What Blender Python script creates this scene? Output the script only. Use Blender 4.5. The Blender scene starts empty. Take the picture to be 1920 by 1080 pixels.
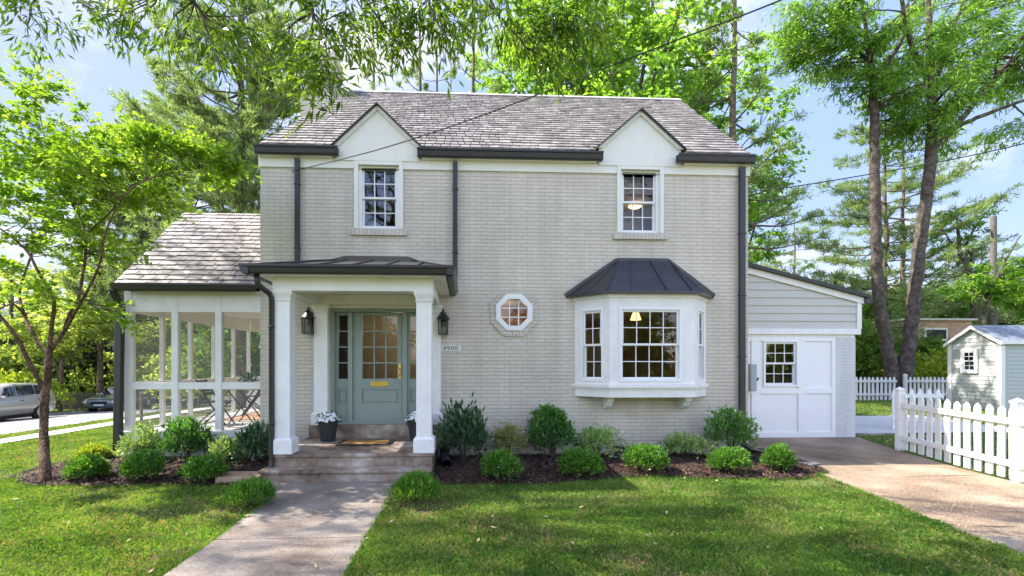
import bpy, math, random
import numpy as np
from math import sin, cos, pi, radians
from mathutils import Vector

random.seed(7)
RNG = np.random.default_rng(11)
scene = bpy.context.scene
COL = scene.collection

# ------------------------------------------------------------------ camera model (f in px of a 1920 wide picture)
TH = radians(2.67); F = 900.0; CX = 913.0; CY = 687.0
CAM = (0.0, -8.82, 1.65)
def ray(u, v):
    a = (u-CX)/F
    return (a*cos(TH)+sin(TH), -a*sin(TH)+cos(TH), (CY-v)/F)
def P(u, v, y):
    r = ray(u, v); t = (y-CAM[1])/r[1]
    return tuple(CAM[i]+r[i]*t for i in range(3))
def G(u, v, z=0.0):
    r = ray(u, v); t = (z-CAM[2])/r[2]
    return tuple(CAM[i]+r[i]*t for i in range(3))
def D(u, v, d):
    r = ray(u, v)
    return tuple(CAM[i]+r[i]*d for i in range(3))

# ------------------------------------------------------------------ terrain
def lerp(x, xs, ys): return float(np.interp(x, xs, ys))
def gz(x, y):
    z = 0.0
    if x < -6: z -= 0.05*min(-6-x, 19)
    if x < -12: z -= 0.025*min(max(y-14, 0), 25)*min((-12-x)/6, 1)
    if x > 4.6:
        k = min((x-4.6)/1.2, 1); k = k*k*(3-2*k)
        z += k*lerp(y, [-1.5, 1.1, 6], [0, .12, .25])
    return z

# ------------------------------------------------------------------ objects
OFF = {}
def thing(name, label, cat, loc=(0, 0, 0), group=None):
    o = bpy.data.objects.new(name, None); COL.objects.link(o)
    o.location = loc; o['label'] = label; o['category'] = cat
    if group: o['group'] = group
    OFF[o] = tuple(loc)
    return o
def tag(o, label=None, cat=None, group=None, kind=None):
    if label: o['label'] = label
    if cat: o['category'] = cat
    if group: o['group'] = group
    if kind: o['kind'] = kind
    return o
def children(o): return [c for c in bpy.data.objects if c.parent == o]
def copy_tree(o, parent=None, label=None, loc=None, rot=None, scale=None, kids=None):
    c = o.copy(); COL.objects.link(c); c.parent = parent
    for ch in (kids if kids is not None else children(o)): copy_tree(ch, c)
    if label: c['label'] = label
    if loc is not None: c.location = loc
    if rot is not None: c.rotation_euler = (0, 0, rot)
    if scale is not None: c.scale = scale if hasattr(scale, '__len__') else (scale,)*3
    return c
def finish(name, me, mats, parent, off, smooth):
    o = bpy.data.objects.new(name, me); COL.objects.link(o)
    for m in (mats if isinstance(mats, (list, tuple)) else [mats]): me.materials.append(m)
    me.polygons.foreach_set('use_smooth', [bool(smooth)]*len(me.polygons))
    if parent is not None: o.parent = parent
    OFF[o] = off
    me.update()
    return o

class MB:
    """collects shapes for ONE mesh; T maps local coordinates to world"""
    def __init__(s, T=None): s.v = []; s.f = []; s.m = []; s.T = T
    def add(s, vs, fs, mi=0):
        n = len(s.v)
        if s.T: vs = [s.T(*p) for p in vs]
        s.v += [tuple(p) for p in vs]
        s.f += [tuple(i+n for i in f) for f in fs]; s.m += [mi]*len(fs)
    def box(s, x0, x1, y0, y1, z0, z1, mi=0):
        s.add([(x0,y0,z0),(x1,y0,z0),(x1,y1,z0),(x0,y1,z0),(x0,y0,z1),(x1,y0,z1),(x1,y1,z1),(x0,y1,z1)],
              [(0,3,2,1),(4,5,6,7),(0,1,5,4),(1,2,6,5),(2,3,7,6),(3,0,4,7)], mi)
        return s
    def prism(s, poly, axis, a, b, mi=0):
        n = len(poly)
        def mk(p, t):
            if axis == 'x': return (t, p[0], p[1])
            if axis == 'y': return (p[0], t, p[1])
            return (p[0], p[1], t)
        vs = [mk(p, a) for p in poly]+[mk(p, b) for p in poly]
        fs = [tuple(range(n))[::-1], tuple(range(n, 2*n))]+[(i, (i+1) % n, n+(i+1) % n, n+i) for i in range(n)]
        s.add(vs, fs, mi); return s
    def quad(s, a, b, c, d, mi=0): s.add([a, b, c, d], [(0, 1, 2, 3)], mi); return s
    def slab(s, pts, up, mi=0):
        """polygon pts thickened by vector up"""
        n = len(pts); q = [tuple(p[i]+up[i] for i in range(3)) for p in pts]
        s.add(list(pts)+q, [tuple(range(n))[::-1], tuple(range(n, 2*n))]+[(i, (i+1) % n, n+(i+1) % n, n+i) for i in range(n)], mi); return s
    def tube(s, pts, r, n=8, mi=0, cap=True, squash=None):
        pts = [Vector(p) for p in pts]
        rs = r if hasattr(r, '__len__') else [r]*len(pts)
        vs = []; fs = []
        t0 = (pts[1]-pts[0]).normalized()
        a = t0.orthogonal().normalized()
        if squash: a = Vector(squash[0]).normalized()
        for i, p in enumerate(pts):
            if i == 0: t = pts[1]-pts[0]
            elif i == len(pts)-1: t = pts[-1]-pts[-2]
            else: t = pts[i+1]-pts[i-1]
            t = t.normalized() if t.length > 1e-9 else t0
            a = (a-t*a.dot(t))
            a = a.normalized() if a.length > 1e-6 else t.orthogonal().normalized()
            b = t.cross(a)
            for k in range(n):
                an = 2*pi*k/n
                vs.append(tuple(p+a*(cos(an)*rs[i])+b*(sin(an)*rs[i]*(squash[1] if squash else 1))))
        for i in range(len(pts)-1):
            for k in range(n):
                fs.append((i*n+k, i*n+(k+1) % n, (i+1)*n+(k+1) % n, (i+1)*n+k))
        if cap: fs.append(tuple(range(n))[::-1]); fs.append(tuple(range((len(pts)-1)*n, len(pts)*n)))
        s.add(vs, fs, mi); return s
    def bar(s, a, b, w, h, up=(0, 0, 1), mi=0):
        """rectangular bar from a to b"""
        a = Vector(a); b = Vector(b); t = (b-a).normalized(); u = Vector(up)
        sd = t.cross(u).normalized()*(w/2); u = sd.cross(t).normalized()*(h/2)
        vs = [a-sd-u, a+sd-u, a+sd+u, a-sd+u, b-sd-u, b+sd-u, b+sd+u, b-sd+u]
        s.add([tuple(p) for p in vs], [(0,3,2,1),(4,5,6,7),(0,1,5,4),(1,2,6,5),(2,3,7,6),(3,0,4,7)], mi); return s
    def lathe(s, prof, c, n=20, mi=0):
        vs = []; fs = []
        for r, z in prof:
            for k in range(n):
                an = 2*pi*k/n; vs.append((c[0]+r*cos(an), c[1]+r*sin(an), c[2]+z))
        for i in range(len(prof)-1):
            for k in range(n): fs.append((i*n+k, i*n+(k+1) % n, (i+1)*n+(k+1) % n, (i+1)*n+k))
        fs.append(tuple(range(n))[::-1]); fs.append(tuple(range((len(prof)-1)*n, len(prof)*n)))
        s.add(vs, fs, mi); return s
    def build(s, name, mats, parent=None, smooth=False, bevel=0):
        off = OFF[parent] if parent is not None else (0, 0, 0)
        me = bpy.data.meshes.new(name)
        me.from_pydata([(p[0]-off[0], p[1]-off[1], p[2]-off[2]) for p in s.v], [], s.f)
        o = finish(name, me, mats, parent, off, smooth)
        me.polygons.foreach_set('material_index', s.m)
        if bevel:
            m = o.modifiers.new('bevel', 'BEVEL'); m.width = bevel; m.segments = 2; m.limit_method = 'ANGLE'
        return o

def np_mesh(name, verts, quads, mats, parent=None, smooth=False, mi=None):
    """verts (N,3) world, quads (M,k) with k 3 or 4"""
    off = OFF[parent] if parent is not None else (0, 0, 0)
    verts = np.asarray(verts, dtype=np.float32)-np.array(off, dtype=np.float32)
    quads = np.asarray(quads, dtype=np.int32); k = quads.shape[1]
    me = bpy.data.meshes.new(name)
    me.vertices.add(len(verts)); me.vertices.foreach_set('co', verts.ravel())
    me.loops.add(quads.size); me.loops.foreach_set('vertex_index', quads.ravel())
    me.polygons.add(len(quads)); me.polygons.foreach_set('loop_start', np.arange(0, quads.size, k, dtype=np.int32))
    me.polygons.foreach_set('loop_total', np.full(len(quads), k, dtype=np.int32))
    if mi is not None: me.polygons.foreach_set('material_index', np.asarray(mi, dtype=np.int32))
    me.update(calc_edges=True)
    return finish(name, me, mats, parent, off, smooth)

# ------------------------------------------------------------------ materials
def NT(m):
    m.use_nodes = True; return m.node_tree
def mat(name, col, rough=.6, metal=0, bump=0, bscale=20, var=0, vscale=3, spec=.5, emit=None, coat=0, col2=None, objspace=False):
    m = bpy.data.materials.new(name); nt = NT(m); b = nt.nodes['Principled BSDF']
    b.inputs['Roughness'].default_value = rough; b.inputs['Metallic'].default_value = metal
    b.inputs['Specular IOR Level'].default_value = spec
    b.inputs['Coat Weight'].default_value = coat
    b.inputs['Base Color'].default_value = (*col, 1)
    g = nt.nodes.new('ShaderNodeTexCoord') if objspace else nt.nodes.new('ShaderNodeNewGeometry')
    pos = g.outputs['Object'] if objspace else g.outputs['Position']
    if var or col2:
        n = nt.nodes.new('ShaderNodeTexNoise'); n.inputs['Scale'].default_value = vscale; n.inputs['Detail'].default_value = 6
        n.inputs['Roughness'].default_value = .65
        nt.links.new(pos, n.inputs['Vector'])
        r = nt.nodes.new('ShaderNodeValToRGB'); r.color_ramp.elements[0].position = .32; r.color_ramp.elements[1].position = .68
        c2 = col2 or tuple(c*(1-var) for c in col)
        c1 = col if col2 else tuple(min(c*(1+var*.6), 1) for c in col)
        r.color_ramp.elements[0].color = (*c2, 1); r.color_ramp.elements[1].color = (*c1, 1)
        nt.links.new(n.outputs['Fac'], r.inputs['Fac']); nt.links.new(r.outputs['Color'], b.inputs['Base Color'])
    if bump:
        n = nt.nodes.new('ShaderNodeTexNoise'); n.inputs['Scale'].default_value = bscale; n.inputs['Detail'].default_value = 5
        nt.links.new(pos, n.inputs['Vector'])
        bp = nt.nodes.new('ShaderNodeBump'); bp.inputs['Strength'].default_value = bump; bp.inputs['Distance'].default_value = .02
        nt.links.new(n.outputs['Fac'], bp.inputs['Height']); nt.links.new(bp.outputs['Normal'], b.inputs['Normal'])
    if emit:
        b.inputs['Emission Color'].default_value = (*emit[0], 1); b.inputs['Emission Strength'].default_value = emit[1]
    return m

def brick_mat(name, c1, c2, mortar, bw=.213, bh=.0677, vertical=False, wear=.25, bstr=.55):
    m = bpy.data.materials.new(name); nt = NT(m); b = nt.nodes['Principled BSDF']; N = nt.nodes.new; L = nt.links.new
    b.inputs['Roughness'].default_value = .62
    g = N('ShaderNodeNewGeometry'); sp = N('ShaderNodeSeparateXYZ'); L(g.outputs['Position'], sp.inputs[0])
    ad = N('ShaderNodeMath'); L(sp.outputs[0], ad.inputs[0]); L(sp.outputs[1], ad.inputs[1])
    cb = N('ShaderNodeCombineXYZ')
    if vertical: L(sp.outputs[2], cb.inputs[0]); L(ad.outputs[0], cb.inputs[1])
    else: L(ad.outputs[0], cb.inputs[0]); L(sp.outputs[2], cb.inputs[1])
    # slight waviness of the courses
    wn = N('ShaderNodeTexNoise'); wn.inputs['Scale'].default_value = 3.5; L(g.outputs['Position'], wn.inputs['Vector'])
    ws = N('ShaderNodeVectorMath'); ws.operation = 'MULTIPLY_ADD'; ws.inputs[1].default_value = (.02, .012, 0)
    L(wn.outputs['Color'], ws.inputs[0]); L(cb.outputs[0], ws.inputs[2])
    t = N('ShaderNodeTexBrick'); t.inputs['Scale'].default_value = 1; t.inputs['Brick Width'].default_value = bw
    t.inputs['Row Height'].default_value = bh; t.inputs['Mortar Size'].default_value = .0045; t.inputs['Mortar Smooth'].default_value = .35
    t.inputs['Color1'].default_value = (*c1, 1); t.inputs['Color2'].default_value = (*c2, 1); t.inputs['Mortar'].default_value = (*mortar, 1)
    L(ws.outputs[0], t.inputs['Vector'])
    n = N('ShaderNodeTexNoise'); n.inputs['Scale'].default_value = 1.1; n.inputs['Detail'].default_value = 8; L(g.outputs['Position'], n.inputs['Vector'])
    rp = N('ShaderNodeMapRange'); rp.inputs['From Min'].default_value = .3; rp.inputs['From Max'].default_value = .7
    rp.inputs['To Min'].default_value = 1-wear; rp.inputs['To Max'].default_value = 1.03; L(n.outputs['Fac'], rp.inputs['Value'])
    # rain streaks: noise stretched downwards
    sv = N('ShaderNodeVectorMath'); sv.operation = 'MULTIPLY'; sv.inputs[1].default_value = (4.5, 4.5, .45); L(g.outputs['Position'], sv.inputs[0])
    sn = N('ShaderNodeTexNoise'); sn.inputs['Scale'].default_value = 1; sn.inputs['Detail'].default_value = 5; L(sv.outputs[0], sn.inputs['Vector'])
    sr_ = N('ShaderNodeMapRange'); sr_.inputs['From Min'].default_value = .35; sr_.inputs['From Max'].default_value = .6; sr_.inputs['To Min'].default_value = .90; sr_.inputs['To Max'].default_value = 1.0; L(sn.outputs['Fac'], sr_.inputs['Value'])
    mlt = N('ShaderNodeMath'); mlt.operation = 'MULTIPLY'; L(rp.outputs[0], mlt.inputs[0]); L(sr_.outputs[0], mlt.inputs[1])
    mx = N('ShaderNodeVectorMath'); mx.operation = 'SCALE'; L(t.outputs['Color'], mx.inputs[0]); L(mlt.outputs[0], mx.inputs['Scale'])
    L(mx.outputs[0], b.inputs['Base Color'])
    n2 = N('ShaderNodeTexNoise'); n2.inputs['Scale'].default_value = 45; n2.inputs['Detail'].default_value = 4; L(g.outputs['Position'], n2.inputs['Vector'])
    ma = N('ShaderNodeMath'); ma.operation = 'MULTIPLY_ADD'; ma.inputs[1].default_value = -1.0
    L(t.outputs['Fac'], ma.inputs[0]); 
    mb = N('ShaderNodeMath'); mb.operation = 'MULTIPLY'; mb.inputs[1].default_value = .35; L(n2.outputs['Fac'], mb.inputs[0]); L(mb.outputs[0], ma.inputs[2])
    bp = N('ShaderNodeBump'); bp.inputs['Strength'].default_value = bstr; bp.inputs['Distance'].default_value = .008
    L(ma.outputs[0], bp.inputs['Height']); L(bp.outputs['Normal'], b.inputs['Normal'])
    return m

def leaf_mat(name, dark, light, trans=.45, gloss=.12, extra=None, tint=(1.25, 1.15, .45)):
    """leaf: diffuse + translucent, colour varies leaf by leaf and clump by clump"""
    m = bpy.data.materials.new(name); nt = NT(m); N = nt.nodes.new; L = nt.links.new
    nt.nodes.remove(nt.nodes['Principled BSDF']); out = nt.nodes['Material Output']
    g = N('ShaderNodeNewGeometry'); n = N('ShaderNodeTexNoise'); n.inputs['Scale'].default_value = 1.3; n.inputs['Detail'].default_value = 3
    tc = N('ShaderNodeTexCoord'); L(tc.outputs['Object'], n.inputs['Vector'])
    ma = N('ShaderNodeMath'); ma.operation = 'MULTIPLY_ADD'; ma.inputs[1].default_value = .5
    L(g.outputs['Random Per Island'], ma.inputs[0])
    mr = N('ShaderNodeMapRange'); mr.inputs['From Min'].default_value = .3; mr.inputs['From Max'].default_value = .7; mr.inputs['To Max'].default_value = .5
    L(n.outputs['Fac'], mr.inputs['Value']); L(mr.outputs[0], ma.inputs[2])
    r = N('ShaderNodeValToRGB'); e = r.color_ramp.elements
    e[0].color = (*dark, 1); e[1].color = (*light, 1); e[0].position = .1; e[1].position = .9
    if extra:
        x = r.color_ramp.elements.new(.97); x.color = (*extra, 1)
    L(ma.outputs[0], r.inputs['Fac'])
    d = N('ShaderNodeBsdfDiffuse'); L(r.outputs['Color'], d.inputs['Color'])
    t = N('ShaderNodeBsdfTranslucent')
    mul = N('ShaderNodeVectorMath'); mul.operation = 'MULTIPLY'; mul.inputs[1].default_value = tint
    L(r.outputs['Color'], mul.inputs[0]); 
    sc = N('ShaderNodeVectorMath'); sc.operation = 'SCALE'; sc.inputs['Scale'].default_value = 1.5; L(mul.outputs[0], sc.inputs[0]); L(sc.outputs[0], t.inputs['Color'])
    m1 = N('ShaderNodeMixShader'); m1.inputs[0].default_value = trans; L(d.outputs[0], m1.inputs[1]); L(t.outputs[0], m1.inputs[2])
    gl = N('ShaderNodeBsdfGlossy'); gl.inputs['Roughness'].default_value = .38; gl.inputs['Color'].default_value = (.8, .85, .8, 1)
    lw = N('ShaderNodeFresnel'); lw.inputs['IOR'].default_value = 1.4
    mm = N('ShaderNodeMath'); mm.operation = 'MULTIPLY'; mm.inputs[1].default_value = gloss*3; L(lw.outputs[0], mm.inputs[0])
    m2 = N('ShaderNodeMixShader'); L(mm.outputs[0], m2.inputs[0]); L(m1.outputs[0], m2.inputs[1]); L(gl.outputs[0], m2.inputs[2])
    L(m2.outputs[0], out.inputs['Surface'])
    return m

def glass_mat(name, ior=1.9, tint=(.9, .92, .9), rough=0.0):
    m = bpy.data.materials.new(name); nt = NT(m); N = nt.nodes.new; L = nt.links.new
    nt.nodes.remove(nt.nodes['Principled BSDF']); out = nt.nodes['Material Output']
    t = N('ShaderNodeBsdfTransparent'); t.inputs[0].default_value = (*tint, 1)
    g = N('ShaderNodeBsdfGlossy'); g.inputs['Roughness'].default_value = rough
    n = N('ShaderNodeTexNoise'); n.inputs['Scale'].default_value = 2.2; ge = N('ShaderNodeNewGeometry'); L(ge.outputs['Position'], n.inputs['Vector'])
    bp = N('ShaderNodeBump'); bp.inputs['Strength'].default_value = .04; bp.inputs['Distance'].default_value = .02; L(n.outputs['Fac'], bp.inputs['Height']); L(bp.outputs[0], g.inputs['Normal'])
    f = N('ShaderNodeFresnel'); f.inputs['IOR'].default_value = ior
    mx = N('ShaderNodeMixShader'); L(f.outputs[0], mx.inputs[0]); L(t.outputs[0], mx.inputs[1]); L(g.outputs[0], mx.inputs[2]); L(mx.outputs[0], out.inputs['Surface'])
    return m
def screen_mat(name, fac=.30, col=(.27, .27, .25)):
    m = bpy.data.materials.new(name); nt = NT(m); N = nt.nodes.new; L = nt.links.new
    nt.nodes.remove(nt.nodes['Principled BSDF']); out = nt.nodes['Material Output']
    t = N('ShaderNodeBsdfTransparent'); d = N('ShaderNodeBsdfDiffuse'); d.inputs[0].default_value = (*col, 1)
    mx = N('ShaderNodeMixShader'); mx.inputs[0].default_value = fac; L(t.outputs[0], mx.inputs[1]); L(d.outputs[0], mx.inputs[2]); L(mx.outputs[0], out.inputs['Surface'])
    return m
def island_mat(name, cols, rough=.6, bump=.3, bscale=40, spec=.5, dirt=None):
    """colour per loose piece (slates, chips)"""
    m = bpy.data.materials.new(name); nt = NT(m); N = nt.nodes.new; L = nt.links.new; b = nt.nodes['Principled BSDF']
    b.inputs['Roughness'].default_value = rough; b.inputs['Specular IOR Level'].default_value = spec
    g = N('ShaderNodeNewGeometry'); r = N('ShaderNodeValToRGB'); e = r.color_ramp.elements
    e[0].color = (*cols[0], 1); e[1].color = (*cols[-1], 1)
    for i, c in enumerate(cols[1:-1]): x = e.new((i+1)/(len(cols)-1)); x.color = (*c, 1)
    L(g.outputs['Random Per Island'], r.inputs['Fac'])
    n = N('ShaderNodeTexNoise'); n.inputs['Scale'].default_value = 2.0; n.inputs['Detail'].default_value = 8; n.inputs['Roughness'].default_value = .7; L(g.outputs['Position'], n.inputs['Vector'])
    mr = N('ShaderNodeMapRange'); mr.inputs['From Min'].default_value = .35; mr.inputs['From Max'].default_value = .65; mr.inputs['To Min'].default_value = .65; mr.inputs['To Max'].default_value = 1.15
    L(n.outputs['Fac'], mr.inputs['Value'])
    s = N('ShaderNodeVectorMath'); s.operation = 'SCALE'; L(r.outputs['Color'], s.inputs[0]); L(mr.outputs[0], s.inputs['Scale']); L(s.outputs[0], b.inputs['Base Color'])
    n2 = N('ShaderNodeTexNoise'); n2.inputs['Scale'].default_value = bscale; L(g.outputs['Position'], n2.inputs['Vector'])
    bp = N('ShaderNodeBump'); bp.inputs['Strength'].default_value = bump; bp.inputs['Distance'].default_value = .01; L(n2.outputs['Fac'], bp.inputs['Height']); L(bp.outputs[0], b.inputs['Normal'])
    return m
def ramp_mat(name, stops, scale=1.2, rough=.9, bump=.6, bscale=30, scale2=14, mixf=.35):
    m = bpy.data.materials.new(name); nt = NT(m); N = nt.nodes.new; L = nt.links.new; b = nt.nodes['Principled BSDF']
    b.inputs['Roughness'].default_value = rough; b.inputs['Specular IOR Level'].default_value = .25
    g = N('ShaderNodeNewGeometry')
    n = N('ShaderNodeTexNoise'); n.inputs['Scale'].default_value = scale; n.inputs['Detail'].default_value = 9; n.inputs['Roughness'].default_value = .6; L(g.outputs['Position'], n.inputs['Vector'])
    n2 = N('ShaderNodeTexNoise'); n2.inputs['Scale'].default_value = scale2; n2.inputs['Detail'].default_value = 4; L(g.outputs['Position'], n2.inputs['Vector'])
    mx = N('ShaderNodeMix'); mx.inputs[0].default_value = mixf; L(n.outputs['Fac'], mx.inputs[2]); L(n2.outputs['Fac'], mx.inputs[3])
    r = N('ShaderNodeValToRGB'); e = r.color_ramp.elements
    e[0].position = stops[0][0]; e[0].color = (*stops[0][1], 1); e[1].position = stops[-1][0]; e[1].color = (*stops[-1][1], 1)
    for p, c in stops[1:-1]: x = e.new(p); x.color = (*c, 1)
    L(mx.outputs[0], r.inputs['Fac']); L(r.outputs['Color'], b.inputs['Base Color'])
    n3 = N('ShaderNodeTexNoise'); n3.inputs['Scale'].default_value = bscale; n3.inputs['Detail'].default_value = 6; L(g.outputs['Position'], n3.inputs['Vector'])
    bp = N('ShaderNodeBump'); bp.inputs['Strength'].default_value = bump; bp.inputs['Distance'].default_value = .02; L(n3.outputs['Fac'], bp.inputs['Height']); L(bp.outputs[0], b.inputs['Normal'])
    return m

M = {}
M['brick'] = brick_mat('painted_brick', (.68, .605, .485), (.63, .558, .445), (.525, .46, .365), wear=.13, bstr=.9)
M['brick_v'] = brick_mat('painted_soldier_brick', (.64, .58, .485), (.57, .52, .43), (.34, .31, .25), bw=5, bh=.072, vertical=True, wear=.10)
M['brick_w'] = brick_mat('white_painted_brick', (.68, .66, .62), (.64, .62, .58), (.54, .52, .48), wear=.08)
M['white'] = mat('white_trim', (.80, .775, .72), .45, var=.08, vscale=5, bump=.06, bscale=90)
M['white2'] = mat('window_white', (.82, .81, .78), .35)
M['cream'] = mat('cream_stucco', (.78, .755, .67), .7, var=.04, vscale=4, bump=.15, bscale=60)
M['black'] = mat('black_gutter', (.022, .019, .018), .38, var=.2)
M['metalroof'] = mat('dark_metal_roof', (.05, .05, .053), .33, metal=.45, var=.25, vscale=3)
M['slate'] = island_mat('roof_slate', [(.14, .122, .108), (.23, .207, .188), (.30, .272, .248), (.18, .163, .148), (.37, .34, .315)], rough=.55, bump=.3)
M['darkedge'] = mat('slate_edge', (.05, .047, .045), .7)
M['green_door'] = mat('sage_paint', (.26, .315, .275), .42, var=.05)
M['brass'] = mat('brass', (.75, .52, .18), .25, metal=1)
M['glass'] = glass_mat('window_glass', ior=1.65)
M['glass_up'] = glass_mat('upper_window_glass', ior=2.1)
M['glass_lamp'] = glass_mat('lantern_glass', ior=1.25, tint=(.6,.6,.58))
M['screen'] = screen_mat('porch_screen')
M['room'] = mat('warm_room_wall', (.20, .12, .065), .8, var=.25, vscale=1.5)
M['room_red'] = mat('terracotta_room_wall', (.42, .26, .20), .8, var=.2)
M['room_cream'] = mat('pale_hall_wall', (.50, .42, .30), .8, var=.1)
M['lamp'] = mat('lit_shade', (.9, .7, .4), .8, emit=((1, .55, .2), .75))
M['lampc'] = mat('lit_ceiling_lamp', (.9, .7, .4), .8, emit=((1, .6, .28), 1.1))
M['concrete'] = ramp_mat('walk_concrete', [(.38, (.13, .10, .08)), (.5, (.23, .195, .16)), (.62, (.33, .29, .245))], scale=.9, bump=.35, bscale=90, scale2=40, mixf=.3)
M['step'] = ramp_mat('weathered_step', [(.36, (.10, .068, .048)), (.45, (.23, .165, .12)), (.54, (.35, .28, .22)), (.64, (.52, .46, .38))], scale=1.6, bump=.4, bscale=70, scale2=9, mixf=.25)
M['drive'] = ramp_mat('aggregate_driveway', [(.38, (.14, .095, .062)), (.46, (.25, .18, .12)), (.54, (.35, .265, .18)), (.64, (.52, .44, .33))], scale=.75, bump=.9, bscale=150, scale2=75, mixf=.42)
M['path'] = ramp_mat('pale_path', [(.3, (.50, .48, .45)), (.7, (.66, .64, .60))], scale=1, bump=.2)
M['asphalt'] = ramp_mat('street_asphalt', [(.3, (.20, .195, .20)), (.7, (.30, .295, .30))], scale=.4, bump=.3)
M['soil'] = ramp_mat('lawn_soil', [(.38, (.15, .11, .055)), (.48, (.08, .10, .025)), (.64, (.055, .12, .02))], scale=.8, bump=.8, bscale=40, scale2=8, mixf=.4)
M['mulch'] = ramp_mat('bark_mulch', [(.38, (.010, .005, .0035)), (.5, (.038, .019, .012)), (.62, (.10, .053, .034))], scale=9, bump=1, bscale=60, scale2=55, mixf=.5)
M['chip'] = island_mat('bark_chips', [(.012, .006, .004), (.04, .018, .012), (.065, .034, .023), (.03, .014, .009), (.17, .10, .065)], rough=.85)
M['siding'] = mat('grey_siding', (.53, .505, .44), .55, var=.04)
M['siding2'] = mat('shed_siding', (.42, .435, .40), .55, var=.04)
M['shingle'] = ramp_mat('blue_grey_shingles', [(.3, (.10, .12, .15)), (.7, (.24, .27, .31))], scale=14, bump=.4)
M['bark'] = ramp_mat('grey_brown_bark', [(.36, (.028, .021, .016)), (.5, (.085, .067, .052)), (.64, (.19, .155, .125))], scale=5, bump=1, bscale=14, scale2=26, mixf=.5)
M['bark_red'] = ramp_mat('reddish_bark', [(.38, (.035, .019, .012)), (.5, (.10, .056, .034)), (.62, (.22, .14, .09))], scale=6, bump=.8, bscale=22, scale2=30, mixf=.5)
M['bark_pine'] = ramp_mat('pine_bark', [(.38, (.06, .048, .036)), (.62, (.22, .17, .12))], scale=5, bump=1, bscale=12)
M['pot'] = mat('charcoal_pot', (.022, .024, .028), .5)
M['petal'] = mat('white_petals', (.85, .85, .84), .6)
M['coir'] = mat('coir_mat', (.45, .24, .07), .95, bump=.8, bscale=120, col2=(.32, .16, .045), vscale=60)
M['rubber'] = mat('black_rubber', (.012, .012, .012), .7)
M['darkmetal'] = mat('dark_metal_frame', (.03, .03, .032), .4, metal=.5)
M['grey_box'] = mat('grey_enamel', (.33, .37, .37), .4)
M['plaque'] = mat('pale_plaque', (.68, .66, .58), .6)
M['digit'] = mat('grey_digits', (.20, .19, .17), .6)
M['cable'] = mat('black_cable', (.02, .02, .02), .6)
M['wood'] = mat('cedar_boards', (.62, .38, .25), .7, var=.25, vscale=6)
M['oldwood'] = mat('weathered_wood', (.22, .18, .135), .8, var=.3, vscale=6)
M['brickred'] = mat('old_red_brick', (.30, .14, .09), .85, var=.35, vscale=9, bump=.4)
# ================================================================== THE HOUSE
house = thing('brick_house', 'two storey painted brick house with grey slate roof, two white gables, portico and bay window', 'house', (0, 0, 0))
XL, XR = -3.673, 5.345           # facade ends
ZT = 5.24                        # top of the brickwork
WD = .24                         # wall depth

def wall_with_holes(mb, x0, x1, z0, z1, holes, y0, y1, mi=0):
    xs = sorted({x0, x1, *[h[0] for h in holes], *[h[1] for h in holes]})
    zs = sorted({z0, z1, *[h[2] for h in holes], *[h[3] for h in holes]})
    for i in range(len(xs)-1):
        for j in range(len(zs)-1):
            a, b, c, d = xs[i], xs[i+1], zs[j], zs[j+1]
            cx_, cz_ = (a+b)/2, (c+d)/2
            if any(h[0] < cx_ < h[1] and h[2] < cz_ < h[3] for h in holes): continue
            mb.quad((a, y0, c), (b, y0, c), (b, y0, d), (a, y0, d), mi)
            mb.quad((a, y1, c), (a, y1, d), (b, y1, d), (b, y1, c), mi)
    for a, b, c, d in holes+[(x0, x1, z0, z1)]:
        mb.quad((a, y0, c), (a, y1, c), (a, y1, d), (a, y0, d), mi); mb.quad((b, y0, c), (b, y0, d), (b, y1, d), (b, y1, c), mi)
        mb.quad((a, y0, c), (b, y0, c), (b, y1, c), (a, y1, c), mi); mb.quad((a, y0, d), (a, y1, d), (b, y1, d), (b, y0, d), mi)

# openings (from the photo's facade measurements)
wl = (P(665, 400, 0)[0], P(756, 400, 0)[0], P(700, 430, 0)[2], P(700, 303, 0)[2])
wr = (P(1156, 400, 0)[0], P(1243, 400, 0)[0], P(1200, 438, 0)[2], P(1200, 312, 0)[2])
bx0, bx1 = P(1078, 650, 0)[0], P(1324, 650, 0)[0]
dx0, dx1 = -2.42, -.69
oc = (P(964, 586, 0)[0], P(964, 586, 0)[2])
H_wl = (wl[0]+.03, wl[1]-.03, wl[2]+.02, ZT)
H_wr = (wr[0]+.03, wr[1]-.03, wr[2]+.02, ZT)
H_bay = (bx0+.12, bx1-.12, 1.35, 2.8)
H_door = (dx0, dx1, .60, 2.72)
H_oc = (oc[0]-.30, oc[0]+.30, oc[1]-.30, oc[1]+.30)
mb = MB()
wall_with_holes(mb, XL, XR, -.2, ZT, [H_wl, H_wr, H_bay, H_door, H_oc], 0, WD)
k = .30*(1-math.tan(pi/8))
for sx in (-1, 1):
    for sz in (-1, 1):
        a = (oc[0]+sx*.30, .001, oc[1]+sz*.30); b = (a[0]-sx*k, .001, a[2]); c = (a[0], .001, a[2]-sz*k)
        mb.add([a, b, c], [(0, 1, 2)])
# other walls
mb.box(XL, XL+WD, WD, 8.8, -.2, ZT); mb.box(XR-WD, XR, WD, 8.8, -.2, ZT); mb.box(XL+WD, XR-WD, 8.8-WD, 8.8, -.2, ZT)
RX0, RX1 = P(655, 176, 4.4)[0], P(1275, 190, 4.4)[0]
EX0, EX1 = XL+.0, XR-.0
RZ = 9.12; EY = -.14; EZ = P(900, 284, EY)[2]; RY = 4.4
mb.prism([(0, ZT), (8.8, ZT), (4.4, RZ-.22)], 'x', XL+.02, XL+.26); mb.prism([(0, ZT), (8.8, ZT), (4.4, RZ-.22)], 'x', XR-.26, XR-.02)
mb.build('wall', M['brick'], house)

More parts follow.
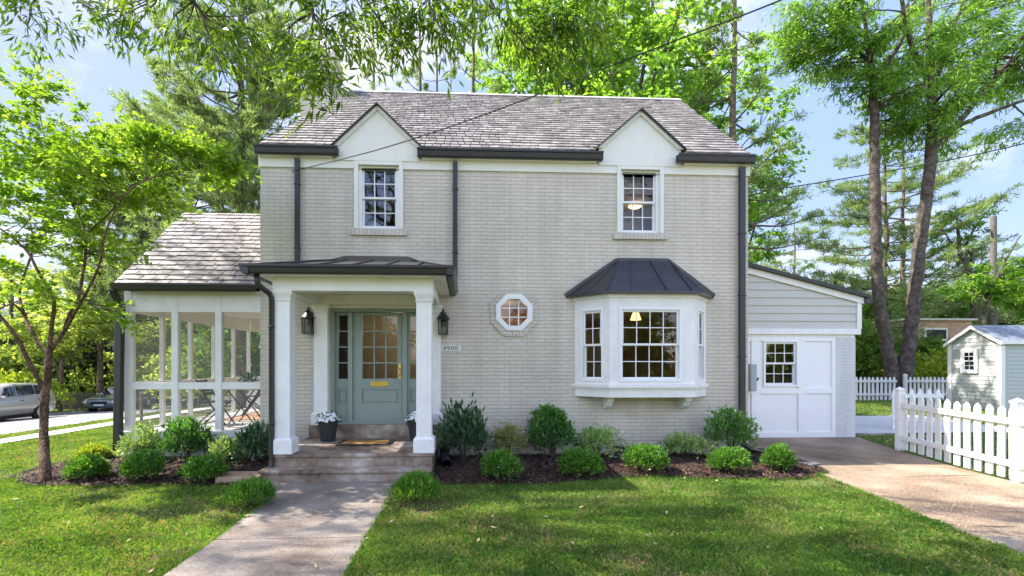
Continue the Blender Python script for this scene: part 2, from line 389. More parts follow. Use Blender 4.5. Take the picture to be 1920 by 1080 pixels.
# frieze board, soldier course sills, octagon surround
mb = MB(); fz0, fz1 = 5.235, 5.43
for a, b in ((XL-.02, H_wl[0]-.03), (H_wl[1]+.03, H_wr[0]-.03), (H_wr[1]+.03, XR+.02)): mb.box(a, b, -.035, .1, fz0, fz1)
mb.build('frieze_board', M['cream'], house, bevel=.004)
for w in (wl, wr):
    MB().box(w[0]-.07, w[1]+.07, -.05, .02, w[2]-.115, w[2]-.005).build('brick_sill', M['brick_v'], house, bevel=.004)
mb = MB(); n8 = 8
def octp(r, k): an = pi/8+pi/4*k; return (oc[0]+r/cos(pi/8)*cos(an), oc[1]+r/cos(pi/8)*sin(an))
def oct_ring(mb, r0, r1, y0, y1, gap=0):
    for k in range(8):
        a, b = octp(r0, k), octp(r0, k+1); c, d = octp(r1, k+1), octp(r1, k)
        nseg = 5 if gap else 1
        for q in range(nseg):
            t0, t1 = q/nseg+gap, (q+1)/nseg-gap
            I = lambda p, s, t: (p[0]+(s[0]-p[0])*t, p[1]+(s[1]-p[1])*t)
            mb.prism([I(a, b, t0), I(a, b, t1), I(d, c, t1), I(d, c, t0)], 'y', y0, y1)
oct_ring(mb, .335, .44, -.03, .01, .006)
mb.build('octagon_brick_surround', M['brick'], house, bevel=.002)

# ---- windows ------------------------------------------------------
def window(parent, T, w, h, cols, rows, sashes=2, fw=.055, glass='glass', sill=True, bar=.018, dark_reveal=False, label=None, proud=.03):
    mb = MB(T)
    for (a0, a1, b0, b1) in ((0, fw, 0, h), (w-fw, w, 0, h), (fw, w-fw, h-fw, h), (fw, w-fw, 0, fw)):
        mb.box(a0, a1, -.09, proud, b0, b1)
    f = mb.build('window', M['white2'], parent, bevel=.004)
    if label: f['label'] = label
    iw = w-2*fw; ih = h-2*fw; mid = fw+ih/2
    spans = [(fw, mid+.015, -.085, -.055), (mid-.015, h-fw, -.045, -.015)] if sashes == 2 else [(fw, h-fw, -.05, -.02)]
    for (b0, b1, c0, c1) in spans:
        s = MB(T); sw = .036
        s.box(fw, fw+sw, c0, c1, b0, b1); s.box(w-fw-sw, w-fw, c0, c1, b0, b1)
        s.box(fw+sw, w-fw-sw, c0, c1, b0, b0+sw); s.box(fw+sw, w-fw-sw, c0, c1, b1-sw, b1)
        gx0, gx1, gz0, gz1 = fw+sw, w-fw-sw, b0+sw, b1-sw
        for i in range(1, cols):
            x = gx0+(gx1-gx0)*i/cols; s.box(x-bar/2, x+bar/2, c0+.004, c1-.004, gz0, gz1)
        for j in range(1, rows):
            z = gz0+(gz1-gz0)*j/rows
            for i in range(cols):
                xa = gx0+(gx1-gx0)*i/cols+(bar/2 if i else 0); xb = gx0+(gx1-gx0)*(i+1)/cols-(bar/2 if i < cols-1 else 0)
                s.box(xa, xb, c0+.004, c1-.004, z-bar/2, z+bar/2)
        s.build('sash', M['white2'], f, bevel=.002)
        p = MB(T); cm = (c0+c1)/2
        p.quad((gx0, cm, gz0), (gx1, cm, gz0), (gx1, cm, gz1), (gx0, cm, gz1)); p.build('pane', M[glass], f)
    if sill:
        MB(T).box(-.03, w+.03, .0, .07, -.045, -.002).build('sill', M['white'], f, bevel=.004)
    return f
def TF(x0, z0, y=0):       # facade frame: c outward = -y
    return lambda a, c, b: (x0+a, y-c, z0+b)
for w, lb in ((wl, 'upper floor window reflecting leaves'), (wr, 'upper floor window with a glowing ceiling lamp inside')):
    mb = MB()
    # wide cream casing and head recess under the gable
    mb.box(w[0], w[0]+.07, -.05, .12, w[2], w[3]); mb.box(w[1]-.07, w[1], -.05, .12, w[2], w[3])
    mb.box(w[0]+.07, w[1]-.07, -.05, .12, w[3]-.075, w[3]+.03)
    mb.build('window_casing', M['cream'], house, bevel=.004)
    window(house, TF(w[0]+.07, w[2], .05), w[1]-w[0]-.14, w[3]-.05-w[2], 3, 2, glass='glass_up' if w is wl else 'glass', label=lb, sill=False)

# octagon window
mb = MB(); oct_ring(mb, .245, .335, -.045, .06); fo = mb.build('octagonal_window', M['white2'], house, bevel=.004)
mb = MB()
for q in (-1, 1):
    mb.box(oc[0]+q*.085-.009, oc[0]+q*.085+.009, .0, .025, oc[1]-.245, oc[1]+.245)
for q in (-1, 1):
    for a, b in ((-.245, -.094), (-.076, .076), (.094, .245)): mb.box(oc[0]+a, oc[0]+b, .0, .025, oc[1]+q*.085-.009, oc[1]+q*.085+.009)
mb.build('muntin', M['white2'], fo)
MB().add([], []) 
mb = MB(); mb.add([(octp(.26, k)[0], .03, octp(.26, k)[1]) for k in range(8)], [tuple(range(8))]); mb.build('pane', M['glass'], fo)

# ---- gables (wall dormers) ------------------------------------------
def main_z(y): return EZ+(RZ-EZ)*(y-EY)/(RY-EY)
dorm = []
for (ua, va, ul, vl, ur, vr) in ((707, 199, 626, 272, 789, 280), (1202, 209, 1120, 281, 1280, 279)):
    ap = P(ua, va, -.06); l = P(ul, vl, -.06); r = P(ur, vr, -.06); zb = (l[2]+r[2])/2
    xm = ap[0]; hw = (r[0]-l[0])/2; xm = (l[0]+r[0])/2
    dorm.append((xm, hw, zb, ap[2]))
    az = ap[2]
    mb = MB()
    # stucco face, with shoulders going down to the frieze
    face = [(xm-hw+.03, zb+.02), (xm-hw+.03, 5.37), (xm+hw-.03, 5.37), (xm+hw-.03, zb+.02), (xm, az-.06)]
    mb.prism(face, 'y', -.055, .1); mb.build('gable_face', M['cream'], house)
    sl = (az-zb)/hw; yb_top = EY+(az-EZ)/(RZ-EZ)*(RY-EY)
    for s in (-1, 1):
        # raking trim board
        L_ = math.hypot(hw, az-zb); nx, nz = s*(az-zb)/L_, hw/L_
        a = (xm+s*(hw+.0), zb); b = (xm, az); t = .055
        t2 = t*L_/hw
        MB().prism([(a[0], a[1]-.0), (b[0], b[1]), (b[0], b[1]-t2), (a[0]-s*t*L_/(az-zb), a[1])], 'y', -.10, -.056).build('rake_board', M['cream'], house)
        # roof slab of the gable
        th = .022
        yb = EY+(zb+.02-EZ)/(RZ-EZ)*(RY-EY)
        p = [(xm+s*(hw+.04), -.16, zb-.035), (xm, -.16, az+.0), (xm, yb_top+.05, az), (xm+s*(hw+.04), max(yb, 0)+.1, zb-.035)]
        ms = MB().slab(p, (0, 0, th), 0)
        ms.build('gable_roof', M['darkedge'], house)

# ---- slates -----------------------------------------------------------
def slates(name, parent, E0, E1, R0, R1, expo, wmin, wmax, seed, skip=None, thick=.022):
    """E0,E1 eave corners; R0,R1 ridge corners; real overlapping slates"""
    rg = random.Random(seed)
    E0, E1, R0, R1 = map(Vector, (E0, E1, R0, R1))
    up = (R0-E0); up.x = 0; Ls = up.length; up.normalize(); nrm = Vector((0, -up.z, up.y))
    if nrm.z < 0: nrm = -nrm
    n = int(Ls/expo); V = []; Fc = []
    for j in range(n+1):
        t0 = j*expo/Ls; t1 = min((j*expo+expo*1.25)/Ls, 1.0)
        if t0 > .995: continue
        xa0 = E0.x+(R0.x-E0.x)*t0; xb0 = E1.x+(R1.x-E1.x)*t0
        xa1 = E0.x+(R0.x-E0.x)*t1; xb1 = E1.x+(R1.x-E1.x)*t1
        x = min(xa0, xa1)-rg.random()*wmax
        while x < max(xb0, xb1):
            w = rg.uniform(wmin, wmax); x2 = x+w
            a0 = max(x+.007, xa0); b0 = min(x2-.007, xb0); a1 = max(x+.007, xa1); b1 = min(x2-.007, xb1)
            x = x2
            if b0-a0 < .02: continue
            if b1-a1 < .02: a1 = b1 = (max(min((a0+b0)/2, xb1), xa1)); 
            base = Vector((0, E0.y, E0.z))
            dj = rg.uniform(-.014, .010); lift = rg.uniform(0, .004); sk = rg.uniform(-.006, .006)
            pl = base+up*(t0*Ls+dj)+nrm*(.028+lift); ph = base+up*(t1*Ls)+nrm*.006
            if skip and skip((a0+b0)/2, pl.y): continue
            n0 = len(V); dn = nrm*thick
            tilt = rg.uniform(-.0015, .0015)
            for (p, xa, xb, sgn) in ((pl, a0, b0, 1), (ph, a1, b1, 0)):
                for (xx, q) in ((xa, -1), (xb, 1)):
                    pp = Vector((xx, p.y, p.z))+nrm*(tilt*q)+up*(sk*q if sgn else 0)
                    V.append(tuple(pp)); V.append(tuple(pp-dn))
            # order: 0 LT,1 LB,2 RT,3 RB (low)  4,5,6,7 (high)
            Fc += [(n0, n0+2, n0+6, n0+4), (n0+1, n0+5, n0+7, n0+3), (n0, n0+1, n0+3, n0+2), (n0+2, n0+3, n0+7, n0+6), (n0, n0+4, n0+5, n0+1), (n0+4, n0+6, n0+7, n0+5)]
    return np_mesh(name, V, Fc, [M['slate']], parent)
def skipd(x, y):
    for xm, hw, zb, az in dorm:
        if abs(x-xm) < hw+.02:
            zroof = az-(az-zb)*abs(x-xm)/hw
            if main_z(y) < zroof-.02 and y < .6: return True
    return False
deck = MB()
sl_n = (0, 0, -.10)
def cut_eave(x0, x1, y0): 
    t = (y0-EY)/(RY-EY)
    return [(x0, y0, main_z(y0)), (x1, y0, main_z(y0))]
deck.slab([(EX0, .05, main_z(.05)-.012), (EX1, .05, main_z(.05)-.012), (RX1, RY, RZ-.012), (RX0, RY, RZ-.012)], sl_n)
segs = [(EX0, dorm[0][0]-dorm[0][1]-.02), (dorm[0][0]+dorm[0][1]+.02, dorm[1][0]-dorm[1][1]-.02), (dorm[1][0]+dorm[1][1]+.02, EX1)]
for a, b in segs: deck.slab([(a, EY, EZ-.012), (b, EY, EZ-.012), (b, .05, main_z(.05)-.012), (a, .05, main_z(.05)-.012)], sl_n)
deck.slab([(RX0, RY, RZ-.012), (RX1, RY, RZ-.012), (EX1, 9.1, EZ), (EX0, 9.1, EZ)], sl_n)
roof = deck.build('roof', M['darkedge'], house)
slates('slates', roof, (EX0-.03, EY, EZ), (EX1+.03, EY, EZ), (RX0, RY, RZ), (RX1, RY, RZ), .205, .12, .22, 3, skipd)
slates('slates', roof, (EX0-.03, 9.1, EZ), (EX1+.03, 9.1, EZ), (RX0, RY, RZ), (RX1, RY, RZ), .205, .2, .34, 4)
mb = MB()
for s in (-1, 1): mb.slab([(RX0, RY, RZ+.045), (RX1, RY, RZ+.045), (RX1, RY+s*.13, RZ-.06), (RX0, RY+s*.13, RZ-.06)], (0, 0, .014))
mb.build('ridge_cap', mat('pale_ridge', (.45, .43, .40), .6, var=.2, vscale=5), roof)
# soffit under eaves
for a, b in segs: MB().box(a, b, EY+.01, -.036, EZ-.135, EZ-.115).build('soffit', M['cream'], house)

# ---- gutters, downspouts ----------------------------------------------
def gutter(x0, x1, y, ztop, h=.135, w=.13, parent=house):
    prof = [(y, ztop), (y, ztop-.035), (y+.015, ztop-.05), (y+.03, ztop-h+.02), (y+.045, ztop-h), (y+w, ztop-h), (y+w, ztop-.0), (y+w-.01, ztop), (y+w-.01, ztop-h+.015), (y+.05, ztop-h+.015), (y+.02, ztop-.03), (y+.012, ztop)]
    return MB().prism(prof, 'x', x0, x1).build('gutter', M['black'], parent)
gy = EY-.09
for (ua, ub, v) in ((475, 632, 278), (782, 1132, 281), (1273, 1418, 293)):
    z = EZ+.02
    gutter(P(ua, v, gy)[0], P(ub, v, gy)[0], gy, z, h=.15, w=.12)
def downspout(pts, w=.085, d=.065, parent=house, brackets=True, mat_='black'):
    mb = MB()
    for a, b in zip(pts[:-1], pts[1:]):
        up = (0, 1, 0) if abs(a[2]-b[2]) > .01 else (0, 0, 1)
        if abs(a[2]-b[2]) < abs(a[1]-b[1])+abs(a[0]-b[0]): up = (0, 0, 1)
        a_, b_ = Vector(a), Vector(b); e = (b_-a_).normalized()*.012
        mb.bar(a_-e, b_+e, w, d, up=up)
    a, b = pts[0], pts[1]
    zq = b[2]+.45
    while zq < a[2]-.2:
        mb.box(a[0]-w/2-.012, a[0]+w/2+.012, a[1]-d/2-.006, a[1]+d/2+.01, zq, zq+.03); zq += 1.15
    return mb.build('downspout', M[mat_], parent, bevel=.008)
x1 = P(558, 400, -.06)[0]; downspout([(x1, -.075, 5.36), (x1, -.075, 3.30)])
x2 = P(853.5, 400, -.06)[0]; downspout([(x2, -.075, 5.36), (x2, -.075, 3.25)])
x3 = P(1390.5, 500, -.06)[0]; downspout([(x3, -.075, 5.36), (x3, -.075, .22), (x3+.05, -.3, .12), (x3+.25, -.75, .07)], w=.11)

# chimney
mb = MB(); ca, cb = P(572, 150, 4.4)[0], P(632, 150, 4.4)[0]
mb.box(ca, cb, 4.05, 4.85, -.6, 9.75); mb.box(ca-.05, cb+.05, 4.0, 4.9, 9.75, 9.95); mb.box(ca+.1, cb-.1, 4.15, 4.75, 9.95, 10.05)
mb.build('chimney', M['brick'], house)

# ---- interior ---------------------------------------------------------
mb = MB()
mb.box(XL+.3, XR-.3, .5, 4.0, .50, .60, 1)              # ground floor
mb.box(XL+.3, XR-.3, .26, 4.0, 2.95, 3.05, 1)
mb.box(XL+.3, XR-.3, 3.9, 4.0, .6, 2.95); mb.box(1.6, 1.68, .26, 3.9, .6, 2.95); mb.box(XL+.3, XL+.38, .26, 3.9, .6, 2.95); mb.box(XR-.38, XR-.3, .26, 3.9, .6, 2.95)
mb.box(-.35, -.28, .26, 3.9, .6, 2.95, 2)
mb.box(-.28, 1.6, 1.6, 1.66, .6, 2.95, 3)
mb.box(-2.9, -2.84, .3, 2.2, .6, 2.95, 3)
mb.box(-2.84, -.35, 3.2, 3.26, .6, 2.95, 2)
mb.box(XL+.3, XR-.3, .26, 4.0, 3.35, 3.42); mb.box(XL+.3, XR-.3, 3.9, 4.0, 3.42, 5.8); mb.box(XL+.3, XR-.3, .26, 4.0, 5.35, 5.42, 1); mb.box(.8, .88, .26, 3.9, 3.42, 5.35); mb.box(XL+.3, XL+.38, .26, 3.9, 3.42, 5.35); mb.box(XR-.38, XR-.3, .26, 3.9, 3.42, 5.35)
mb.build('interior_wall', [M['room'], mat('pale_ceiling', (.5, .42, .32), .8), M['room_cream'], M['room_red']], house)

# ---- front door ----------------------------------------------------------
yd = .13
fr = MB()
fx = [dx0, -2.30, -2.02, -1.93, -1.19, -1.10, -.81, dx1]
fr.box(dx0, dx0+.06, -.01, .2, .62, 2.70); fr.box(dx1-.06, dx1, -.01, .2, .62, 2.70); fr.box(dx0+.06, dx1-.06, -.01, .2, 2.64, 2.70)
Lx0, Lx1 = P(665, 700, yd)[0], P(754, 700, yd)[0]
fr.box(Lx0-.10, Lx0-.02, .03, .2, .62, 2.64); fr.box(Lx1+.02, Lx1+.10, .03, .2, .62, 2.64)
fr.box(dx0+.06, dx1-.06, .02, .22, .60, .655)
fr.build('door_frame', M['green_door'], house, bevel=.004)
def panel_leaf(x0, x1, z0, z1, y, glass, cols, rows, panels, st):
    """stile-and-rail leaf with a glazed upper part and recessed panels; glass=(gx0,gx1,gz0,gz1)"""
    m = MB(); gx0, gx1, gz0, gz1 = glass
    holes = [glass]+panels
    wall_with_holes(m, x0, x1, z0, z1, holes, y, y+.045)
    for (a, b, c, d) in panels:
        m.box(a, b, y+.022, y+.032, c, d); m.box(a+.03, b-.03, y+.008, y+.022, c+.03, d-.03)
    for i in range(1, cols):
        x = gx0+(gx1-gx0)*i/cols; m.box(x-.012, x+.012, y+.004, y+.035, gz0, gz1)
    for j in range(1, rows):
        z = gz0+(gz1-gz0)*j/rows
        for i in range(cols):
            xa = gx0+(gx1-gx0)*i/cols+(.012 if i else 0); xb = gx0+(gx1-gx0)*(i+1)/cols-(.012 if i < cols-1 else 0)
            m.box(xa, xb, y+.004, y+.035, z-.012, z+.012)
    return m
zg0, zg1 = P(700, 710, yd)[2], P(700, 592, yd)[2]
gx0, gx1 = P(681, 650, yd)[0], P(746, 650, yd)[0]
m = panel_leaf(Lx0-.015, Lx1+.015, .655, 2.635, yd-.06, (gx0, gx1, zg0, zg1), 3, 4, [(gx0-.01, gx1+.01, P(700, 755, yd)[2], P(700, 730, yd)[2])], .1)
door = m.build('front_door', M['green_door'], house, bevel=.003)
MB().quad((gx0, yd-.04, zg0), (gx1, yd-.04, zg0), (gx1, yd-.04, zg1), (gx0, yd-.04, zg1)).build('pane', M['glass'], door)
a = P(695, 725, yd-.07); b = P(728, 715, yd-.07)
mb = MB().box(a[0], b[0], yd-.075, yd-.06, a[2], b[2]); mb.box(a[0]+.03, b[0]-.03, yd-.09, yd-.075, a[2]+.025, b[2]-.025); mb.build('mail_slot', M['brass'], door, bevel=.004)
hx = P(750.5, 700, yd)[0]; hz0, hz1 = P(750, 710, yd)[2], P(750, 682, yd)[2]
mb = MB().box(hx-.025, hx+.025, yd-.075, yd-.06, hz0, hz1); mb.tube([(hx, yd-.07, hz0+.05), (hx, yd-.13, hz0+.08), (hx, yd-.13, hz0+.16), (hx, yd-.07, hz0+.19)], .012); mb.lathe([(.0, -.02), (.02, -.02), (.02, .02), (0, .02)], (hx, yd-.085, hz1-.03), 10)
mb.build('door_handle', M['brass'], door)
for s in (0, 1):
    if s == 0: a, b = dx0+.06, Lx0-.10
    else: a, b = Lx1+.10, dx1-.06
    c = (a+b)/2+( .02 if s == 0 else -.02); g = .085
    m = panel_leaf(a, b, .655, 2.64, yd-.04, (c-g, c+g, zg0, zg1), 1, 4, [(c-.075, c+.075, P(700, 755, yd)[2], P(700, 730, yd)[2])], .05)
    sd = m.build('sidelight', M['green_door'], house, bevel=.003)
    MB().quad((c-g, yd-.02, zg0), (c+g, yd-.02, zg0), (c+g, yd-.02, zg1), (c-g, yd-.02, zg1)).build('pane', M['glass'], sd)

# ---- portico ------------------------------------------------------------
PF = -1.72; PZ = .375
mb = MB().box(-2.78, -.48, PF+.03, -.0-.001, -.2, PZ-.051); mb.box(-2.81, -.45, PF, -.001, PZ-.05, PZ); mb.build('porch_slab', M['step'], house, bevel=.008)
mb = MB().box(-2.86, -.50, PF-.23, PF+.029, -.2, .139); mb.box(-2.89, -.47, PF-.26, PF+.029, .14, .19); mb.build('step', M['step'], house, bevel=.012)
MB().box(-2.76, -.41, -.17, -.002, PZ+.001, .605).build('threshold_step', M['step'], house, bevel=.008)
def column(xc, yc, w, z0, z1, parent=house, name='column', d=None):
    d = d or w; m = MB()
    def sq(hw, hd, a, b): m.box(xc-hw, xc+hw, yc-hd, yc+hd, a, b)
    h = w/2; e = d/2
    sq(h+.04, e+.04, z0, z0+.20); 
    n0 = len(m.v)
    def frus(a, b, ha, hb, ea, eb):
        m.add([(xc-ha, yc-ea, a), (xc+ha, yc-ea, a), (xc+ha, yc+ea, a), (xc-ha, yc+ea, a), (xc-hb, yc-eb, b), (xc+hb, yc-eb, b), (xc+hb, yc+eb, b), (xc-hb, yc+eb, b)],
              [(0,3,2,1),(4,5,6,7),(0,1,5,4),(1,2,6,5),(2,3,7,6),(3,0,4,7)])
    frus(z0+.20, z0+.24, h+.04, h, e+.04, e)
    sq(h, e, z0+.24, z1-.16); frus(z1-.16, z1-.14, h, h+.015, e, e+.015); sq(h+.015, e+.015, z1-.14, z1-.12); frus(z1-.12, z1-.04, h, h+.035, e, e+.035); sq(h+.035, e+.035, z1-.04, z1)
    return m.build(name, M['white'], parent, bevel=.004)
BT = 2.755
column(-2.655, -1.59, .225, PZ, BT); column(-.60, -1.59, .225, PZ, BT)
pxl = (P(588, 650, -.07)[0]+P(618, 650, -.07)[0])/2
column(pxl, -.065, .24, .606, BT, name='pilaster', d=.13); column(-.55, -.065, .24, .606, BT, name='pilaster', d=.13)
mb = MB()
mb.box(-2.79, -.465, -1.71, -1.48, BT, 2.95); mb.box(-2.79, -2.56, -1.479, -.002, BT, 2.95); mb.box(-.695, -.465, -1.479, -.002, BT, 2.95)
mb.box(-2.56, -.695, -.16, -.003, BT+.0, 2.93)
mb.build('portico_beam', M['white'], house, bevel=.004)
MB().box(-2.559, -.696, -1.479, -.161, 2.93, 2.95).build('portico_ceiling', M['white'], house)
MB().box(-2.42, -.69, -.05, .02, 2.701, 2.754).build('door_head_trim', M['white'], house)
# cornice between beam and gutter, low hipped metal roof
mb = MB(); ex0, ex1, ey = -3.02, -.22, -1.99
mb.box(ex0+.05, ex1-.05, ey+.07, -.003, 2.951, 2.975)
mb.build('portico_soffit', M['white'], house)
tz = P(700, 482, 0)[2]; ta, tb = P(640, 487, -.2)[0], P(765, 487, -.2)[0]
ez = 3.06
V = [(ex0, ey, ez), (ex1, ey, ez), (ex1, -.002, ez), (ex0, -.002, ez), (ta, -.002, tz-.06), (tb, -.002, tz-.06), (ex0, ey, ez-.05), (ex1, ey, ez-.05), (ex1, -.002, ez-.05), (ex0, -.002, ez-.05)]
mb = MB(); mb.add(V, [(0, 1, 5, 4), (1, 2, 5), (3, 0, 4), (6, 7, 1, 0), (7, 8, 2, 1), (9, 6, 0, 3), (9, 8, 7, 6)])
pr = mb.build('portico_roof', M['metalroof'], house)
mb = MB()
def onf(x, t):   # point on the front slope at eave x, fraction t up
    a = Vector((ex0, ey, ez)).lerp(Vector((ta, 0, tz-.06)), t); b = Vector((ex1, ey, ez)).lerp(Vector((tb, 0, tz-.06)), t)
    return a, b
for i in range(1, 6):
    x = ex0+(ex1-ex0)*i/6.0
    # seam runs straight back (constant x) until it meets the hip or the wall
    tmax = 1.0
    if x < ta: tmax = (x-ex0)/(ta-ex0)
    if x > tb: tmax = (ex1-x)/(ex1-tb)
    p0 = (x, ey+.02, ez+.012); p1 = (x, ey+(0-ey)*tmax, ez+(tz-.06-ez)*tmax+.012)
    mb.bar(p0, p1, .022, .035)
mb.bar((ex0, ey, ez+.01), (ta, -.01, tz-.05), .05, .03); mb.bar((ex1, ey, ez+.01), (tb, -.01, tz-.05), .05, .03)
mb.slab([(ta-.25, -.30, tz-.16), (tb+.25, -.30, tz-.16), (tb-.02, -.002, tz), (ta+.02, -.002, tz)], (0, 0, .02))
mb.build('standing_seam', M['metalroof'], pr)
gutter(ex0-.06, ex1+.06, ey-.06, 3.075, h=.13, w=.12)
prof = lambda: None
mb = MB().prism([(ex1+.10, 3.075), (ex1+.10, 3.04), (ex1+.07, 2.965), (ex1+.055, 2.945), (ex1-.03, 2.945), (ex1-.03, 3.075)], 'y', ey-.05, -.003); mb.build('gutter', M['black'], house)
mb = MB().prism([(ex0-.10, 3.075), (ex0-.10, 3.04), (ex0-.07, 2.965), (ex0-.055, 2.945), (ex0+.03, 2.945), (ex0+.03, 3.075)], 'y', ey-.05, -.003); mb.build('gutter', M['black'], house)
mb = MB(); xa = -2.93
mb.tube([(xa, -1.9, 2.96), (xa, -1.9, 2.86), (xa+.015, -1.88, 2.80), (xa+.12, -1.76, 2.70), (xa+.135, -1.72, 2.63), (xa+.135, -1.72, .3), (xa+.12, -1.75, .12), (xa+.0, -1.95, .05)], .04, 10)
mb.tube([(xa+.135, -1.72, 2.2), (xa+.135, -1.72, 2.24)], .045, 10); mb.tube([(xa+.135, -1.72, .8), (xa+.135, -1.72, .84)], .045, 10)
mb.build('downspout', M['black'], house, smooth=True)

# ---- bay window -----------------------------------------------------------
by = -.50; fxa, fxb = P(1143, 650, by)[0], P(1303, 650, by)[0]
bz0, bz1 = 1.33, 2.90
Bp = [(bx0, 0.0), (fxa, by), (fxb, by), (bx1, 0.0)]
walls = []
mw = MB()
wins = []
def seg_frame(p, q):
    p = Vector((p[0], p[1], 0)); q = Vector((q[0], q[1], 0)); t = (q-p).normalized(); n = Vector((t.y, -t.x, 0))
    L_ = (q-p).length
    return (lambda a, c, b: (p.x+t.x*a+n.x*c, p.y+t.y*a+n.y*c, b)), L_
fro = [(P(1161, 650, by)[0]-fxa, P(1278, 650, by)[0]-fxa)]
wz0, wz1 = P(1200, 716, by)[2], P(1200, 576, by)[2]
for i, (p, q) in enumerate(zip(Bp[:-1], Bp[1:])):
    T, L_ = seg_frame(p, q)
    if i == 1: w0, w1 = fro[0]
    else: w0, w1 = .16*L_, .84*L_
    if i == 2: w0, w1 = .18*L_, .80*L_
    if i == 0: w0, w1 = .18*L_, .84*L_
    m = MB(T)
    # wall with hole in (a,b) plane, c outward
    for (a0, a1, b0, b1) in ((0, w0, bz0, bz1), (w1, L_, bz0, bz1), (w0, w1, bz0, wz0), (w0, w1, wz1, bz1)):
        m.box(a0, a1, -.09, 0, b0, b1)
    mw.v, mw.f, mw.m = mw.v, mw.f, mw.m
    n0 = len(mw.v); mw.v += m.v; mw.f += [tuple(k+n0 for k in f) for f in m.f]; mw.m += m.m
    T2 = (lambda T, w0: (lambda a, c, b: T(w0+a, c, wz0+b)))(T, w0)
    window(house, T2, w1-w0, wz1-wz0, 4 if i == 1 else 2, 2, fw=.045, bar=.016, sill=False,
           label='wide centre window of the bay' if i == 1 else ('narrow angled side window of the bay' ), proud=.018)
bay = mw.build('bay_wall', M['white'], house)
def offs(d): return [(bx0-d*1.1, 0.0), (fxa-d*.55, by-d), (fxb+d*.55, by-d), (bx1+d*1.1, 0.0)]
m = MB(); m.prism(offs(.05), 'z', 1.27, 1.329); m.prism(offs(.02), 'z', 1.235, 1.269); m.prism(offs(.0), 'z', 1.10, 1.234)
m.build('bay_base', M['white'], house, bevel=.005)
m = MB(); m.prism(offs(.03), 'z', 2.86, 2.935); m.build('bay_cornice', M['white'], house)
for ux in (1141, 1284):
    xx = P(ux, 765, -.15)[0]
    m = MB(); m.prism([(-.002, 1.10), (-.30, 1.10), (-.30, 1.02), (-.24, 1.02), (-.20, .93), (-.12, .87), (-.002, .86)], 'x', xx-.055, xx+.055); m.build('bracket', M['white'], house, bevel=.004)
# roof of the bay
zt_ = P(1200, 489, 0)[2]; ta2, tb2 = P(1155, 489, 0)[0], P(1250, 489, 0)[0]
E_ = [(P(1060, 553, 0)[0], 0.0), (fxa-.09, by-.14), (fxb+.09, by-.14), (P(1338, 556, 0)[0], 0.0)]; zE = 2.965
V = [(*E_[0], zE), (*E_[1], zE), (*E_[2], zE), (*E_[3], zE), (ta2, -.12, zt_-.03), (tb2, -.12, zt_-.03), (ta2, 0, zt_), (tb2, 0, zt_)]
V += [(*e, zE-.04) for e in E_]
m = MB(); m.add(V, [(0, 1, 4, 6), (1, 2, 5, 4), (2, 3, 7, 5), (4, 5, 7, 6), (8, 9, 1, 0), (9, 10, 2, 1), (10, 11, 3, 2), (8, 11, 10, 9)])
br = m.build('bay_roof', M['metalroof'], house)
m = MB()
m.bar(V[1], (ta2+.0, -.12, zt_-.03), .03, .03); m.bar(V[2], (tb2, -.12, zt_-.03), .03, .03)
for t in (.25, .62):
    a = Vector(V[1]).lerp(Vector(V[2]), t); b = Vector(V[4]).lerp(Vector(V[5]), min(1, max(0, t)))
    m.bar(a, b, .022, .03)
a = Vector(V[1]).lerp(Vector(V[2]), .88); m.bar(a, V[5], .022, .03)
a = Vector(V[0]).lerp(Vector(V[1]), .5); m.bar(a, V[4], .022, .03); a = Vector(V[2]).lerp(Vector(V[3]), .5); m.bar(a, V[5], .022, .03)
m.bar((ta2, -.02, zt_+.0), (tb2, -.02, zt_+.0), .1, .07)
m.bar((E_[0][0], -.02, zE+.01), (ta2, -.02, zt_+.01), .06, .07, up=(0, 1, 0)); m.bar((E_[3][0], -.02, zE+.01), (tb2, -.02, zt_+.01), .06, .07, up=(0, 1, 0))
m.build('standing_seam', M['metalroof'], br)

# ---- basement vent well -------------------------------------------------
a, b = P(1150, 850, 0)[0], P(1215, 850, 0)[0]
m = MB(); m.box(a, b, -.10, -.0, .02, .20)
vt = MB(); vt.box(a-.04, b+.04, -.16, -.101, .16, .185); vt.box(a-.04, b+.04, -.16, -.14, .0, .02)
k = 0
xx = a
while xx < b: vt.box(xx, xx+.008, -.15, -.101, .02, .16); xx += .035
vt.build('basement_vent', M['darkmetal'], house)
MB().box(a-.1, b+.12, -.42, -.17, -.05, .055).build('vent_curb', M['path'], house, bevel=.01)

# ---- garage annex ----------------------------------------------------------
GY = 1.1
gx_l, gx_r = XR, P(1604, 720, GY)[0]
gb = gz(7, GY)
dxr = P(1567, 720, GY)[0]; zdt = P(1480, 632, GY)[2]
w0, w1 = P(1432, 680, GY)[0], P(1497, 680, GY)[0]; z0, z1 = P(1465, 725, GY)[2], P(1465, 638, GY)[2]
m = MB(); m.box(dxr, gx_r, GY, GY+.4, -.1, zdt); m.box(gx_r-.24, gx_r, GY+.401, 8, -.1, 3.0); m.box(gx_l, 5.9, GY, GY+.2, -.1, zdt)
m.build('garage_wall', M['brick_w'], house)
m = MB(); wall_with_holes(m, 5.9, dxr, gb, zdt, [(w0, w1, z0, z1)], GY+.03, GY+.08)
